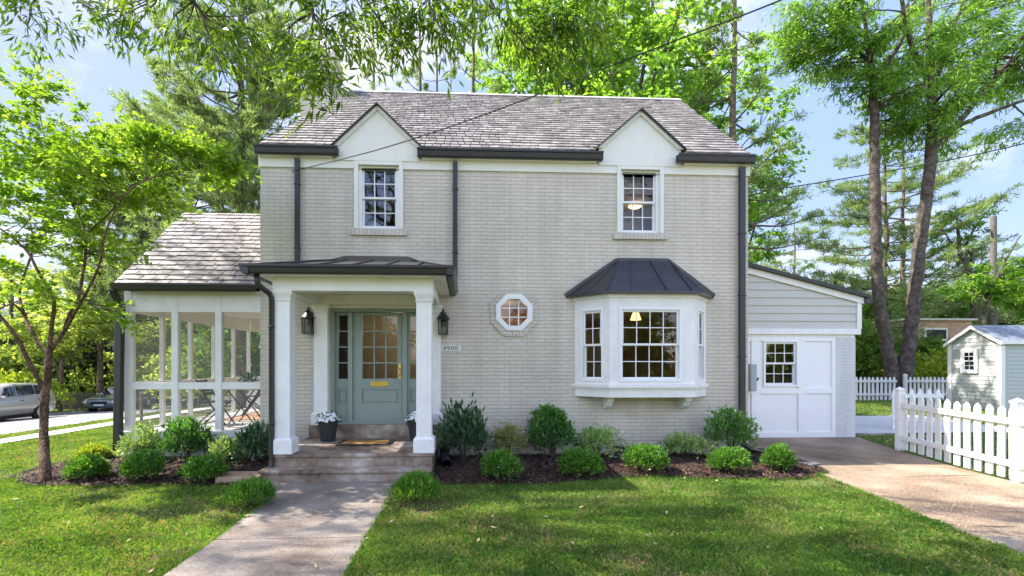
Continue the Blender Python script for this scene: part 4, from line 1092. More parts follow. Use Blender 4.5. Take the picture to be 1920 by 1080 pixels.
# ================================================================== SHRUBS
def blob_shrub(name, label, cat, loc, rx, ry, h, n, L, W, lm, group, shell=.55, updir=.6, stems=5, lumps=9, tuft=6, seed=1):
    """leafy mound: tufts of leaves on the outside of a lumpy volume, with stems inside"""
    rg = np.random.default_rng(seed)
    t = thing(name, label, cat, (0, 0, 0), group)
    nt_ = n//tuft
    d = rg.normal(0, 1, (nt_, 3)); d[:, 2] = np.abs(d[:, 2])*1.0-.25; d /= np.linalg.norm(d, axis=1, keepdims=True)
    lump = np.ones(nt_); ld = rg.normal(0, 1, (lumps, 3)); ld /= np.linalg.norm(ld, axis=1, keepdims=True)
    for k in ld: lump += .22*np.clip((d@k)-.55, 0, 1)*2
    r = rg.uniform(shell, 1, nt_)**.7*lump*rg.uniform(.86, 1.08, nt_)
    base = np.array([0, 0, h*.42]); sc = np.array([rx, ry, h*.55])
    c = base+d*r[:, None]*sc
    cc = np.repeat(c, tuft, axis=0); dd = np.repeat(d, tuft, axis=0)
    dirs = dd*.8+rg.normal(0, .55, dd.shape)+np.array([0, 0, updir])
    cc = cc+rg.normal(0, L*.35, cc.shape)
    cc[:, 2] = np.maximum(cc[:, 2], .01)
    Ls = rg.uniform(.7, 1.25, len(cc))*L
    o = leaves('foliage', lm, t, [leaf_arrays(cc, dirs, Ls, Ls*W/L, rg=rg)])
    m = MB()
    for i in range(stems):
        a = rg.uniform(0, 2*pi); q = rg.uniform(.2, .7)
        m.tube([(0.02*cos(a), .02*sin(a), -.02), (rx*q*.4*cos(a), ry*q*.4*sin(a), h*.35), (rx*q*cos(a), ry*q*sin(a), h*.75)], [.012, .009, .004], 5)
    m.build('stem', M['bark'], t)
    t.location = loc
    return t
def gp(u, v, lift=.04):
    p = G(u, v, .05); return (p[0], p[1], gz(p[0], p[1])+lift)
SG = 'clipped mounded shrubs along the planting beds'
mound = []
for (u, v, wpx, hpx, lab, lk) in (
    (157, 900, 86, 44, 'low bright green mounded shrub just right of the slender tree trunk', 'box'),
    (168, 864, 64, 28, 'yellow green low shrub behind the first mounded shrub, near the porch downspout', 'gold'),
    (255, 902, 72, 50, 'round green mounded shrub in front of the variegated bush at the screened porch corner', 'box'),
    (376, 904, 84, 48, 'green mounded shrub in front of the tall dark bush by the screened porch', 'box'),
    (462, 950, 92, 50, 'feathery green mounded shrub hugging the left edge of the front walk', 'box'),
    (778, 942, 88, 56, 'feathery green mounded shrub beside the right end of the porch step', 'box'),
    (935, 900, 68, 56, 'bright green mounded shrub in front of the golden bush right of the porch', 'box'),
    (1090, 896, 72, 54, 'bright green mounded shrub left of the basement vent', 'box'),
    (1216, 886, 78, 56, 'large green mounded shrub below the bay window in front of the vent', 'box'),
    (1367, 886, 78, 46, 'green mounded shrub in front of the tall airy bush at the house corner', 'box'),
    (1465, 884, 72, 50, 'rightmost green mounded shrub at the tip of the bed by the driveway', 'box')):
    p = gp(u, v); d = (p[1]+8.82); s = F/d
    rx = wpx/s/2*cos(math.atan((u-CX)/F))-.045; h = hpx/s*(.78 if 'feathery' in lab else .88)
    fe = 'feathery' in lab
    mound.append(blob_shrub('mounded_shrub', lab, 'shrub', (p[0], p[1]+rx*.5, p[2]), rx, rx*.95, h*1.02, 5200 if fe else 4600, .06 if fe else .045, .012 if fe else .021, LM[lk], SG, seed=int(u), updir=1.1 if fe else .6))
def tall(name, lab, u, v, wpx, hpx, lk, n, L, W, yoff=0, up=.6, shell=.3, y=None, seed=5, stems=9, tuft=6):
    p = gp(u, v) if y is None else (P(u, v, y)[0], y, .04); d = p[1]+8.82; s = F/d
    return blob_shrub(name, lab, 'shrub', (p[0], p[1]+yoff, p[2]), wpx/s/2*cos(math.atan((u-CX)/F))-L*.6, min(wpx/s/2, .32)-.03, hpx/s*1.0-L*(1.3 if lk == 'laurel' else .5), n, L, W, LM[lk], None, shell=shell, updir=up, stems=stems, seed=seed, tuft=tuft, lumps=14)
tall('leafy_shrub', 'tall dark green leafy bush in front of the middle of the screened porch', 352, 868, 80, 78, 'camellia', 2600, .085, .035, y=-.55, seed=21)
tall('variegated_shrub', 'pale variegated bush at the left corner of the screened porch base', 270, 868, 62, 56, 'vari_green', 1700, .07, .03, y=-.42, seed=22)
tall('variegated_shrub', 'small pale variegated bush between the dark bush and the porch column', 424, 880, 52, 50, 'vari_green', 1300, .065, .028, y=-.75, seed=23)
tall('laurel_shrub', 'dark long leaved laurel against the portico downspout', 476, 884, 70, 82, 'laurel', 1500, .13, .032, y=-.85, up=1.0, seed=24)
tall('laurel_shrub', 'dark long leaved laurel right of the porch steps', 868, 880, 96, 104, 'laurel', 2600, .12, .032, y=-.75, up=1.1, seed=25)
tall('variegated_shrub', 'small golden variegated bush between the dark laurel and the round green bush', 952, 862, 54, 66, 'vari', 1500, .06, .026, y=-.42, seed=26)
tall('round_shrub', 'tall round glossy green bush against the wall below the octagonal window', 1036, 858, 80, 96, 'camellia', 3400, .075, .036, y=-.45, shell=.45, seed=27)
tall('variegated_shrub', 'pale green variegated bush left of the basement vent under the bay', 1120, 868, 76, 62, 'vari_green', 1900, .065, .03, y=-.62, seed=28)
tall('variegated_shrub', 'low spreading variegated bush under the right side of the bay window', 1286, 866, 92, 48, 'vari_green', 2500, .055, .024, y=-.62, seed=29)
tall('airy_shrub', 'tall airy green bush at the foot of the corner downspout', 1370, 862, 94, 96, 'nandina', 3000, .075, .028, y=-.55, seed=30)

# ================================================================== PICKET FENCES
def picket_fence(label, A, B, h, n, pw=.085, rails=(.28, .82), post_at=(0, 1), tip=.09, group=None, posth=.06, pieces=True):
    t = thing('picket_fence', label, 'picket fence', (A[0], A[1], gz(*A)), group)
    A_ = Vector((*A, 0)); B_ = Vector((*B, 0)); e = (B_-A_); L_ = e.length; e.normalize(); nn = Vector((e.y, -e.x, 0))
    for f in rails:
        MB().bar((A_.x+nn.x*.02, A_.y+nn.y*.02, gz(*A)+h*f), (B_.x+nn.x*.02, B_.y+nn.y*.02, gz(*B)+h*f), .035, .085).build('rail', M['white'], t)
    for i in range(n):
        f = (i+.5)/n; c = A_+e*(L_*f)-nn*.012; z = gz(c.x, c.y); q = (h+random.uniform(-.008, .008))
        prof = [(-pw/2, .04), (pw/2, .04), (pw/2, q-tip), (pw*.38, q-tip*.45), (0, q), (-pw*.38, q-tip*.45), (-pw/2, q-tip)]
        T = lambda a, b, w, c=c, z=z: (c.x+e.x*a+nn.x*w, c.y+e.y*a+nn.y*w, z+b)
        ln = random.uniform(-.012, .012); prof = [(a+ln*b, b) for a, b in prof]
        m = MB(); vs = [T(a, b, -.011) for a, b in prof]+[T(a, b, .011) for a, b in prof]; k = len(prof)
        m.add(vs, [tuple(range(k))[::-1], tuple(range(k, 2*k))]+[(j, (j+1) % k, k+(j+1) % k, k+j) for j in range(k)])
        m.build('picket', M['white'], t)
    for f in post_at:
        c = A_+e*(L_*f)+nn*.02; z = gz(c.x, c.y); w = .052
        T = lambda a, b, zz, c=c, z=z: (c.x+e.x*a+nn.x*b, c.y+e.y*a+nn.y*b, z+zz)
        m = MB(T); m.box(-w, w, -w, w, 0, h+posth); m.box(-w-.012, w+.012, -w-.012, w+.012, h+posth, h+posth+.02)
        m.add([(-w-.005, -w-.005, h+posth+.02), (w+.005, -w-.005, h+posth+.02), (w+.005, w+.005, h+posth+.02), (-w-.005, w+.005, h+posth+.02), (0, 0, h+posth+.07)], [(0, 1, 4), (1, 2, 4), (2, 3, 4), (3, 0, 4)])
        m.build('post', M['white'], t, bevel=.005)
    return t
fA = (8.20, -.16); fB = (7.80, -2.42); fC = (7.66, -3.15)
PG = 'white picket fences around the side yard'
picket_fence('white picket fence panel running along the driveway, nearest the camera', fA, fB, 1.08, 12, .115, group=PG, rails=(.24, .80))
picket_fence('short white picket fence piece at the right edge of the photo, past the last post', fB, (7.62, -3.6), 1.08, 6, .115, group=PG, post_at=(1,), rails=(.24, .80))
picket_fence('white picket gate section behind the first fence post', (9.95, 1.95), (11.15, 1.88), 1.0, 6, .10, group=PG, post_at=(), tip=.14)
picket_fence('distant white picket fence between the garage and the double trunk tree', (15.2, 9.85), (17.4, 9.75), .98, 13, .09, group=PG, post_at=(0,))
picket_fence('distant white picket fence between the double trunk tree and the shed', (17.75, 9.75), (19.7, 9.65), .98, 12, .09, group=PG, post_at=(0,))

# ================================================================== SHED
sp = (D(1877, 700, 15)[0], D(1877, 700, 15)[1]); sq = (D(1780, 700, 16.7)[0], D(1780, 700, 16.7)[1])
shed = thing('garden_shed', 'small grey clapboard garden shed with white corners behind the picket fence', 'shed', (sp[0], sp[1], .25))
Zs = .2; EH = 2.47; 
e1 = (Vector((*sq, 0))-Vector((*sp, 0))); W_ = e1.length; e1.normalize(); e2 = Vector((e1.y, -e1.x, 0))  # to the right/long side
if e2.x < 0: e2 = -e2
Ls = 3.2
def TS(a, b, z): return (sp[0]+e1.x*a+e2.x*b, sp[1]+e1.y*a+e2.y*b, z)
m = MB(TS); m.box(.02, W_-.02, .02, Ls-.02, Zs, EH); m.build('wall', M['siding2'], shed)
pk = 2.98
m = MB(TS)
zz = Zs; bh_ = .125
while zz < pk-.05:
    top = zz+bh_
    # gable end boards (facing left) : plane b=0
    if zz < EH: a0, a1 = 0, W_
    else:
        f = (zz-EH)/(pk-EH); a0, a1 = W_/2*f, W_-W_/2*f
    if top < EH: a0t, a1t = 0, W_
    else:
        f = min(1, (top-EH)/(pk-EH)); a0t, a1t = W_/2*f, W_-W_/2*f
    m.add([(a0, -.012, zz), (a1, -.012, zz), (a1t, .003, top), (a0t, .003, top), (a0, .02, zz), (a1, .02, zz)], [(0, 1, 2, 3), (0, 4, 5, 1)])
    if top <= EH+.02:
        m.add([(-.012, 0, zz), (-.012, Ls, zz), (.003, Ls, top), (.003, 0, top), (.02, 0, zz), (.02, Ls, zz)], [(0, 3, 2, 1), (0, 1, 5, 4)])
    zz = top
m.build('clapboard', M['siding2'], shed)
m = MB(TS); m.box(-.03, .10, -.03, -.013, Zs, EH+.02); m.box(-.03, -.013, -.013, .10, Zs, EH); m.build('corner_board', M['white'], shed)
MB(TS).box(W_-.10, W_+.03, -.03, -.013, Zs, EH).build('corner_board', M['white'], shed)
MB(TS).box(-.03, -.013, Ls-.1, Ls, Zs, EH).build('corner_board', M['white'], shed)
pass
m = MB(TS); r_ = .08
for s, (a0, a1) in enumerate(((-.1, W_/2), (W_+.1, W_/2))):
    zl = EH-.1*(pk-EH)/(W_/2)
    m.add([(a0, -.10, zl+.03), (a1, -.10, pk+.03), (a1, Ls+.1, pk+.03), (a0, Ls+.1, zl+.03), (a0, -.10, zl-.0), (a1, -.10, pk), (a1, Ls+.1, pk), (a0, Ls+.1, zl)], [(0, 1, 2, 3), (4, 7, 6, 5), (0, 4, 5, 1), (0, 3, 7, 4)])
m.build('roof', M['shingle'], shed)
m = MB(TS)
for (a0, a1) in ((-.1, W_/2), (W_+.1, W_/2)):
    zl = EH-.1*(pk-EH)/(W_/2)
    m.add([(a0, -.115, zl+.015), (a1, -.115, pk+.015), (a1, -.115, pk-.09), (a0, -.115, zl-.09), (a0, -.09, zl+.0), (a1, -.09, pk+.0), (a1, -.09, pk-.09), (a0, -.09, zl-.09)], [(0, 1, 2, 3), (4, 7, 6, 5), (3, 2, 6, 7), (0, 4, 5, 1)])
m.box(-.12, -.09, -.1, Ls+.1, EH-.13, EH-.02)
m.build('rake_board', M['white'], shed)
def TSW(a, c, b): return TS(.98-a, -.03-c, 1.45+b)
window(shed, lambda a, c, b: TS(1.25-a, -c*.4-.055, 1.42+b), .56, .82, 2, 2, fw=.09, glass='glass', bar=.02, sill=False)
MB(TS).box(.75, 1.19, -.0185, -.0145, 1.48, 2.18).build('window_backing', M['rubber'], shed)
MB(TS).box(-.05, W_+.05, -.05, Ls+.05, -.1, Zs).build('skid_base', M['oldwood'], shed)

# ================================================================== UTILITY POLE, CABLES, FAR BUILDINGS
p = D(1862, 700, 24)
t = thing('utility_pole', 'bare wooden utility pole standing above the small trees at the right', 'utility pole', (p[0], p[1], 0))
ph = D(1862, 406, 24)[2]
MB().tube([(p[0], p[1], -.2), (p[0]+.02, p[1], ph)], [.15, .125], 12).build('pole', mat('grey_pole', (.15, .135, .12), .85, var=.3, vscale=5, bump=.5), t); MB().box(p[0]-.32, p[0]-.16, p[1]-.04, p[1]+.04, ph-.8, ph-.65).build('bracket', M['darkmetal'], t)
def cable(pts, r, label):
    P_ = [Vector(q) for q in pts]; out = []
    n = 40
    # quadratic-ish sag between given points (Catmull-Rom)
    for i in range(len(P_)-1):
        p0 = P_[max(i-1, 0)]; p1 = P_[i]; p2 = P_[i+1]; p3 = P_[min(i+2, len(P_)-1)]
        for k in range(n):
            t = k/n; out.append(.5*((2*p1)+(-p0+p2)*t+(2*p0-5*p1+4*p2-p3)*t*t+(-p0+3*p1-3*p2+p3)*t**3))
    out.append(P_[-1])
    return tag(MB().tube(out, r, 6).build('overhead_cable', M['cable'], None), label, 'cable')
cable([P(548, 321, -.03), D(700, 283, 7.3), D(860, 232, 6.4), D(1030, 169, 5.8), D(1210, 98, 5.3), D(1440, 10, 4.9), D(1600, -60, 4.7)], .009, 'service cable rising from the house corner across the roof to the top right')
cable([D(1402, 360, 16), D(1500, 348, 15), D(1640, 325, 14.5), D(1780, 300, 14), D(1925, 268, 13.5), D(2100, 225, 13)], .016, 'overhead cable crossing in front of the double trunk tree')
# tan board building behind the yard
p0 = D(1700, 690, 25.5)
t = thing('board_building', 'tan board sided building with a small white framed window behind the trees', 'building', (p0[0], p0[1], 0))
x0_, y0_ = p0[0], p0[1]
m = MB()
for i in range(26):
    m.box(x0_+i*.14, x0_+i*.14+.13, y0_, y0_+.05+.01*(i % 2), 0, 4.1)
m.box(x0_, x0_+3.6, y0_+.07, y0_+2.4, 0, 4.05); m.build('wall', M['wood'], t)
a = D(1741, 635, 25.4); b = D(1779, 618, 25.4)
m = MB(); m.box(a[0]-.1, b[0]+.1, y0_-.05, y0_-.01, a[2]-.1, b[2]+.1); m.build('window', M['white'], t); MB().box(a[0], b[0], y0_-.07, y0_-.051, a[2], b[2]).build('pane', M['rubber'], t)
m = MB(); m.box(x0_-.15, x0_+3.8, y0_-.15, y0_+2.6, 4.1, 4.2); m.build('roof', M['plaque'], t)

# far houses and wooden fence across the street
def simple_house(label, x, y, w, d, h, rz, wall, roofm, ridge=2.2):
    t = thing('street_house', label, 'house', (0, 0, 0), 'houses across the side street')
    m = MB(); m.box(0, w, 0, d, -1, h); m.prism([(0, h), (d, h), (d/2, h+ridge)], 'x', 0, w); m.build('wall', wall, t)
    m = MB(); m.slab([(-.3, -.3, h-.2), (w+.3, -.3, h-.2), (w+.3, d/2, h+ridge+.1), (-.3, d/2, h+ridge+.1)], (0, 0, .12)); m.slab([(-.3, d/2, h+ridge+.1), (w+.3, d/2, h+ridge+.1), (w+.3, d+.3, h-.2), (-.3, d+.3, h-.2)], (0, 0, .12)); m.build('roof', M['shingle'], t)
    for k in range(3):
        for z in (1.0, 3.6):
            if z+1.4 > h: continue
            xx = w*(k+.5)/3
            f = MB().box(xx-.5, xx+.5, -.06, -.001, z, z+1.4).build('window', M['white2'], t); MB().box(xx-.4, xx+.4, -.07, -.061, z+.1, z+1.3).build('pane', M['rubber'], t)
    t.location = (x, y, gz(x, y)); t.rotation_euler = (0, 0, rz); return t
simple_house('pale sided house behind the trees across the side street, left of the screened porch', -37, 31, 9, 8, 5.6, radians(60), M['siding'], None)
simple_house('white house far up the side street behind the dark conifer', -33, 52, 9, 8, 5.8, radians(40), M['white'], None)
def old_fence(A, B, h, n):
    t = thing('wooden_fence', 'weathered wooden picket fence across the street between the parked cars', 'wooden fence', (A[0], A[1], gz(*A)))
    A_ = Vector((*A, gz(*A))); B_ = Vector((*B, gz(*B)))
    for f in (.25, .75): MB().bar(A_+Vector((0, 0, h*f)), B_+Vector((0, 0, h*f)), .04, .09).build('rail', M['oldwood'], t)
    for i in range(n):
        c = A_.lerp(B_, i/(n-1)); q = h+random.uniform(-.03, .03)
        MB(lambda a, b, z, c=c: (c.x+a, c.y+b, c.z+z)).prism([(-.045, .03), (.045, .03), (.045, q-.08), (0, q), (-.045, q-.08)], 'y', -.012, .012).build('picket', M['oldwood'], t)
    return t
old_fence(D(118, 700, 31)[:2], D(194, 700, 33)[:2], 1.1, 26)
# post on the near verge
p = G(265, 800, -.45)
t = thing('verge_post', 'slim wooden post on the street verge seen through the screened porch', 'post', (p[0], p[1], gz(p[0], p[1])))
MB().tube([(p[0], p[1], gz(p[0], p[1])), (p[0], p[1], gz(p[0], p[1])+.98)], .05, 8).build('shaft', M['oldwood'], t); MB().lathe([(.055, 0), (.055, .02), (0, .05)], (p[0], p[1], gz(p[0], p[1])+.98), 8).build('cap', M['oldwood'], t)

# ================================================================== CARS
def car(kind, label, paint, loc, rz):
    t = thing('parked_car', label, 'car', (0, 0, 0), 'cars parked along the far kerb')
    if kind == 'suv':
        L_, Wd, H = 4.75, 1.92, 1.74
        # x, z_bottom, z_belt(shoulder), z_roof, halfwidth belt, halfwidth roof
        S = [(-2.36, .48, .80, .80, .62, .60), (-2.30, .34, .98, .98, .86, .70), (-1.95, .30, 1.06, 1.07, .93, .80), (-1.0, .30, 1.12, 1.14, .955, .82), (-.25, .30, 1.13, 1.66, .96, .68), (.25, .30, 1.14, 1.74, .96, .70), (1.0, .30, 1.16, 1.74, .96, .70), (1.75, .30, 1.17, 1.70, .95, .68), (2.18, .34, 1.16, 1.55, .91, .62), (2.34, .42, 1.05, 1.06, .84, .74), (2.38, .5, .75, .76, .74, .70)]
        g0, g1 = 3, 9; wheels = (-1.45, 1.38); wr_ = .37
        front_i = (3, 4); 
    else:
        L_, Wd, H = 4.75, 1.80, 1.45
        S = [(-2.36, .40, .62, .62, .60, .58), (-2.28, .26, .74, .75, .80, .66), (-1.9, .22, .84, .86, .87, .74), (-1.0, .22, .93, .97, .895, .78), (-.30, .22, .96, 1.38, .90, .60), (.15, .22, .97, 1.45, .90, .60), (.95, .22, .98, 1.42, .90, .60), (1.55, .22, .99, 1.02, .89, .76), (2.15, .26, .98, 1.0, .86, .74), (2.32, .34, .9, .91, .80, .70), (2.38, .45, .62, .63, .70, .66)]
        g0, g1 = 3, 7; wheels = (-1.42, 1.33); wr_ = .33
    V = []; Fc = []; npt = 0
    for (x, zb, zs_, zr, wb, wr2) in S:
        half = [(wb*.86, zb), (wb*.985, zb+.10), (wb, zb+(zs_-zb)*.55), (wb*.965, zs_-.03), (wb*.93, zs_), (wr2, zr-.03 if zr > zs_+.1 else zr), (wr2*.8, zr), (0, zr+.02)]
        row = [(x, -a, z) for a, z in half]+[(x, a, z) for a, z in half[-2::-1]]
        npt = len(row); V += row
    for i in range(len(S)-1):
        for k in range(npt-1): Fc.append((i*npt+k, i*npt+k+1, (i+1)*npt+k+1, (i+1)*npt+k))
        Fc.append((i*npt+npt-1, i*npt, (i+1)*npt, (i+1)*npt+npt-1))
    Fc.append(tuple(range(npt))[::-1]); Fc.append(tuple(range((len(S)-1)*npt, len(S)*npt)))
    m = MB(); m.add(V, Fc); m.build('body', paint, t, smooth=True)
    glass_m = mat('car_glass', (.02, .03, .04), .06, spec=1, coat=1)
    # side windows
    for s in (-1, 1):
        def sidept(x, f):
            for i in range(len(S)-1):
                if S[i][0] <= x <= S[i+1][0]:
                    k = (x-S[i][0])/(S[i+1][0]-S[i][0]); a = [S[i][j]+(S[i+1][j]-S[i][j])*k for j in range(6)]; break
            y = a[4]*.93+(a[5]-a[4]*.93)*f; z = a[2]+(a[3]-.03-a[2])*f
            return (x, s*(y+.012), z)
        x_a, x_b = (-.55, 2.0) if kind == 'suv' else (-.55, 1.25)
        cuts = ([x_a, .22, 1.15, x_b] if kind == 'suv' else [x_a, .35, x_b])
        for a, b in zip(cuts[:-1], cuts[1:]):
            m = MB()
            n = 5
            pts = []
            for q in range(n+1):
                x = a+.03+(b-a-.06)*q/n
                ft = .88
                if x < -.28: ft = min(.88, .12+.76*(x-x_a)/(.28)) if kind == 'suv' else min(.88, .1+.8*(x-x_a)/.28)
                if kind != 'suv' and x > .95: ft = .88
                pts.append((sidept(x, .10), sidept(x, max(.12, ft))))
            for (p1, p2), (p3, p4) in zip(pts[:-1], pts[1:]): m.quad(p1, p3, p4, p2)
            m.build('side_window', glass_m, t)
    # wind screen / rear screen
    def screen(i, j, nm):
        a, b = S[i], S[j]; m = MB(); e = .015 if j > i else -.015
        lo = (a[0], a[4]*.80, a[3]+.03); hi = (b[0], b[5]*.92, b[3]-.02)
        sg = -1 if nm == 'windscreen' else 1
        m.quad((lo[0]+sg*.02, -lo[1], lo[2]), (lo[0]+sg*.02, lo[1], lo[2]), (hi[0]+sg*.03, hi[1], hi[2]), (hi[0]+sg*.03, -hi[1], hi[2])); m.build(nm, glass_m, t)
    screen(3, 4, 'windscreen')
    if kind == 'suv': screen(9, 8, 'rear_window')
    else: screen(7, 6, 'rear_window')
    for xw in wheels:
        for s in (-1, 1):
            y = s*(Wd/2-.12)
            MB().tube([(xw, s*(Wd/2-.10), wr_), (xw, s*(Wd/2-.008), wr_)], [wr_+.075, wr_+.07], 24).build('wheel_arch', M['rubber'], t)
            w = MB().tube([(xw, s*(Wd/2-.22), wr_), (xw, s*(Wd/2-.02), wr_), (xw, s*(Wd/2+.0), wr_)], [wr_, wr_, wr_*.93], 24).build('wheel', M['rubber'], t)
            r = MB(); r.tube([(xw, s*(Wd/2-.0), wr_), (xw, s*(Wd/2+.008), wr_)], [wr_*.66, wr_*.62], 20)
            r.build('rim', mat('alloy', (.5, .5, .52), .3, metal=.8), w)
    for s in (-1, 1):
        zf_ = .80 if kind == 'suv' else .64
        MB().box(-2.34, -2.14, s*.78-.14, s*.78+.06 if s > 0 else s*.78+.14, zf_-.08, zf_+.06).build('headlight', mat('headlight_glass', (.75, .78, .8), .08, coat=1), t, bevel=.03)
        MB().box(2.24, 2.36, s*.76-.08, s*.76+.08, .85, 1.05).build('tail_light', mat('red_lens', (.4, .02, .02), .2), t, bevel=.02)
        m = MB().box(-.62, -.48, s*(Wd/2-.02), s*(Wd/2+.14), S[3][2]-.02, S[3][2]+.10); m.build('mirror', paint, t, bevel=.03)
        m = MB()
        for xx in (.30, 1.18): m.box(xx, xx+.16, s*(Wd/2)-.0, s*(Wd/2)+.02, S[3][2]-.16, S[3][2]-.13)
        m.build('door_handle', M['darkmetal'], t)
    MB().box(-2.38, -2.33, -.42, .42, .50, .66).build('grille', M['rubber'], t); MB().box(-2.40, -2.381, -.25, .25, .40, .50).build('number_plate', M['plaque'], t)
    MB().box(2.381, 2.40, -.25, .25, .62, .72).build('number_plate', M['plaque'], t)
    MB().box(-1.0, 1.0, -Wd/2+.06, Wd/2-.06, .2, .32).build('sill', M['rubber'], t)
    t.location = loc; t.rotation_euler = (0, 0, rz); return t
silver = mat('silver_paint', (.47, .45, .42), .3, metal=.35, coat=1); dgrey = mat('dark_grey_paint', (.16, .19, .21), .25, metal=.5, coat=1)
white_p = mat('white_paint', (.75, .75, .75), .3, coat=1)
# forward is -x locally; sedan nose towards the camera
c = D(108, 780, 25); zz = gz(-22.4, 17)-.12
car('suv', 'silver sport utility car at the far kerb, cut by the left edge', silver, (c[0]-1.1, c[1]-2.3, zz), radians(90)).scale = (1.06, 1.06, 1.06)
c = D(212, 766, 31); zz = gz(-22.6, 24)-.12
car('sedan', 'dark grey sedan parked facing the camera, seen beside and through the screened porch', dgrey, (-22.75, c[1]+.9, zz), radians(98)).scale = (1.06, 1.06, 1.06)
# ================================================================== TREES
def smooth_path(pts, k=5, jit=0.0, rg=random):
    P_ = [Vector(q[:3]) for q in pts]; R = [q[3] for q in pts]; out = []; rr = []
    for i in range(len(P_)-1):
        p0 = P_[max(i-1, 0)]; p1 = P_[i]; p2 = P_[i+1]; p3 = P_[min(i+2, len(P_)-1)]
        for a in range(k):
            t = a/k; v = .5*((2*p1)+(-p0+p2)*t+(2*p0-5*p1+4*p2-p3)*t*t+(-p0+3*p1-3*p2+p3)*t**3)
            if jit and (i or a): v = v+Vector((rg.uniform(-jit, jit), rg.uniform(-jit, jit), rg.uniform(-jit, jit)*.5))
            out.append(v); rr.append(R[i]+(R[i+1]-R[i])*t)
    out.append(P_[-1]); rr.append(R[-1]); return out, rr

def make_tree(name, label, cat, base, limbs, blobs, lm, bark, seed, leafL, leafW, per, crad, droop=.0, flat=.6, group=None, tuft='leaf', twig=.02, branch_sag=.1, trunk_sides=10, side_twigs=3, jit=.02, dist_pen=.5, rscale=1.0):
    """limbs: polylines of (x,y,z,r); blobs: (cx,cy,cz,rx,ry,rz,nclusters). All in world coordinates."""
    rg = np.random.default_rng(seed); rr_ = random.Random(seed)
    t = thing(name, label, cat, base, group)
    tm = MB(); nodes = []
    for lb in limbs:
        pts, rs = smooth_path(lb, 6, jit, rr_); rs = [r*rscale for r in rs]
        tm.tube(pts, rs, trunk_sides)
        n0 = len(nodes); nodes += [(p, r) for p, r in zip(pts, rs)]
    NP = np.array([tuple(n[0]) for n in nodes]); NR = np.array([n[1] for n in nodes])
    C_ = []
    for (cx_, cy_, cz_, rx, ry, rz_, n) in blobs:
        d = rg.normal(0, 1, (n, 3)); d /= np.linalg.norm(d, axis=1, keepdims=True)
        r = rg.uniform(.25, 1, n)**.5
        C_.append(np.array([cx_, cy_, cz_])+d*r[:, None]*np.array([rx, ry, rz_]))
    C_ = np.concatenate(C_)
    # twigs
    bv = MB()
    V = []; Dn = []
    for c in C_:
        dv = NP-c; dist = np.sqrt((dv**2).sum(1))+dist_pen*np.maximum(NP[:, 2]-c[2], 0)+(NR > NR.max()*.6)*1.0
        i = int(dist.argmin()); a = Vector(NP[i]); b = Vector(c); L_ = (b-a).length
        r0 = min(NR[i]*.6, .012+.014*L_)*1.0; r0 = max(r0, twig*.6)
        mid = a.lerp(b, .5)+Vector((rr_.uniform(-.12, .12)*L_, rr_.uniform(-.12, .12)*L_, branch_sag*L_))
        pts, rs = smooth_path([(*a, r0), (*mid, r0*.6), (*b, r0*.25)], 4, 0, rr_)
        bv.tube(pts, rs, 5, cap=False)
        out = (b-a).normalized() if L_ > .01 else Vector((0, 0, 1))
        # side twigs
        for k in range(side_twigs):
            o = Vector((rr_.gauss(0, 1), rr_.gauss(0, 1), rr_.gauss(0, .5)-droop*.6)).normalized()
            e = b+(o*.8+out*.5)*crad*rr_.uniform(.5, 1.0)
            st = pts[rr_.randint(len(pts)//2, len(pts)-1)]
            bv.tube([st, st.lerp(e, .5)+Vector((0, 0, .05*crad)), e], [r0*.35, r0*.25, r0*.12], 3, cap=False)
            n_ = int(per/side_twigs)
            tt = rg.uniform(.15, 1.05, (n_, 1)); P0 = np.array(st)[None]*(1-tt)+np.array(e)[None]*tt
            ax = np.array((e-st).normalized())
            P0 = P0+rg.normal(0, crad*.16, (n_, 3))*np.array([1, 1, flat])
            dd = ax*.7+rg.normal(0, .6, (n_, 3))*np.array([1, 1, flat])+np.array([0, 0, -droop])
            V.append(P0); Dn.append(dd)
    n0 = len(tm.v); tm.v += bv.v; tm.f += [tuple(k+n0 for k in f) for f in bv.f]; tm.m += bv.m
    tm.build('trunk', bark, t, smooth=True)
    Vc = np.concatenate(V); Dc = np.concatenate(Dn)
    Ls = rg.uniform(.65, 1.2, len(Vc))*leafL
    leaves('crown', lm, t, [leaf_arrays(Vc, Dc, Ls, Ls*leafW/leafL, rg=rg, roll=.5, curl=.08)])
    return t

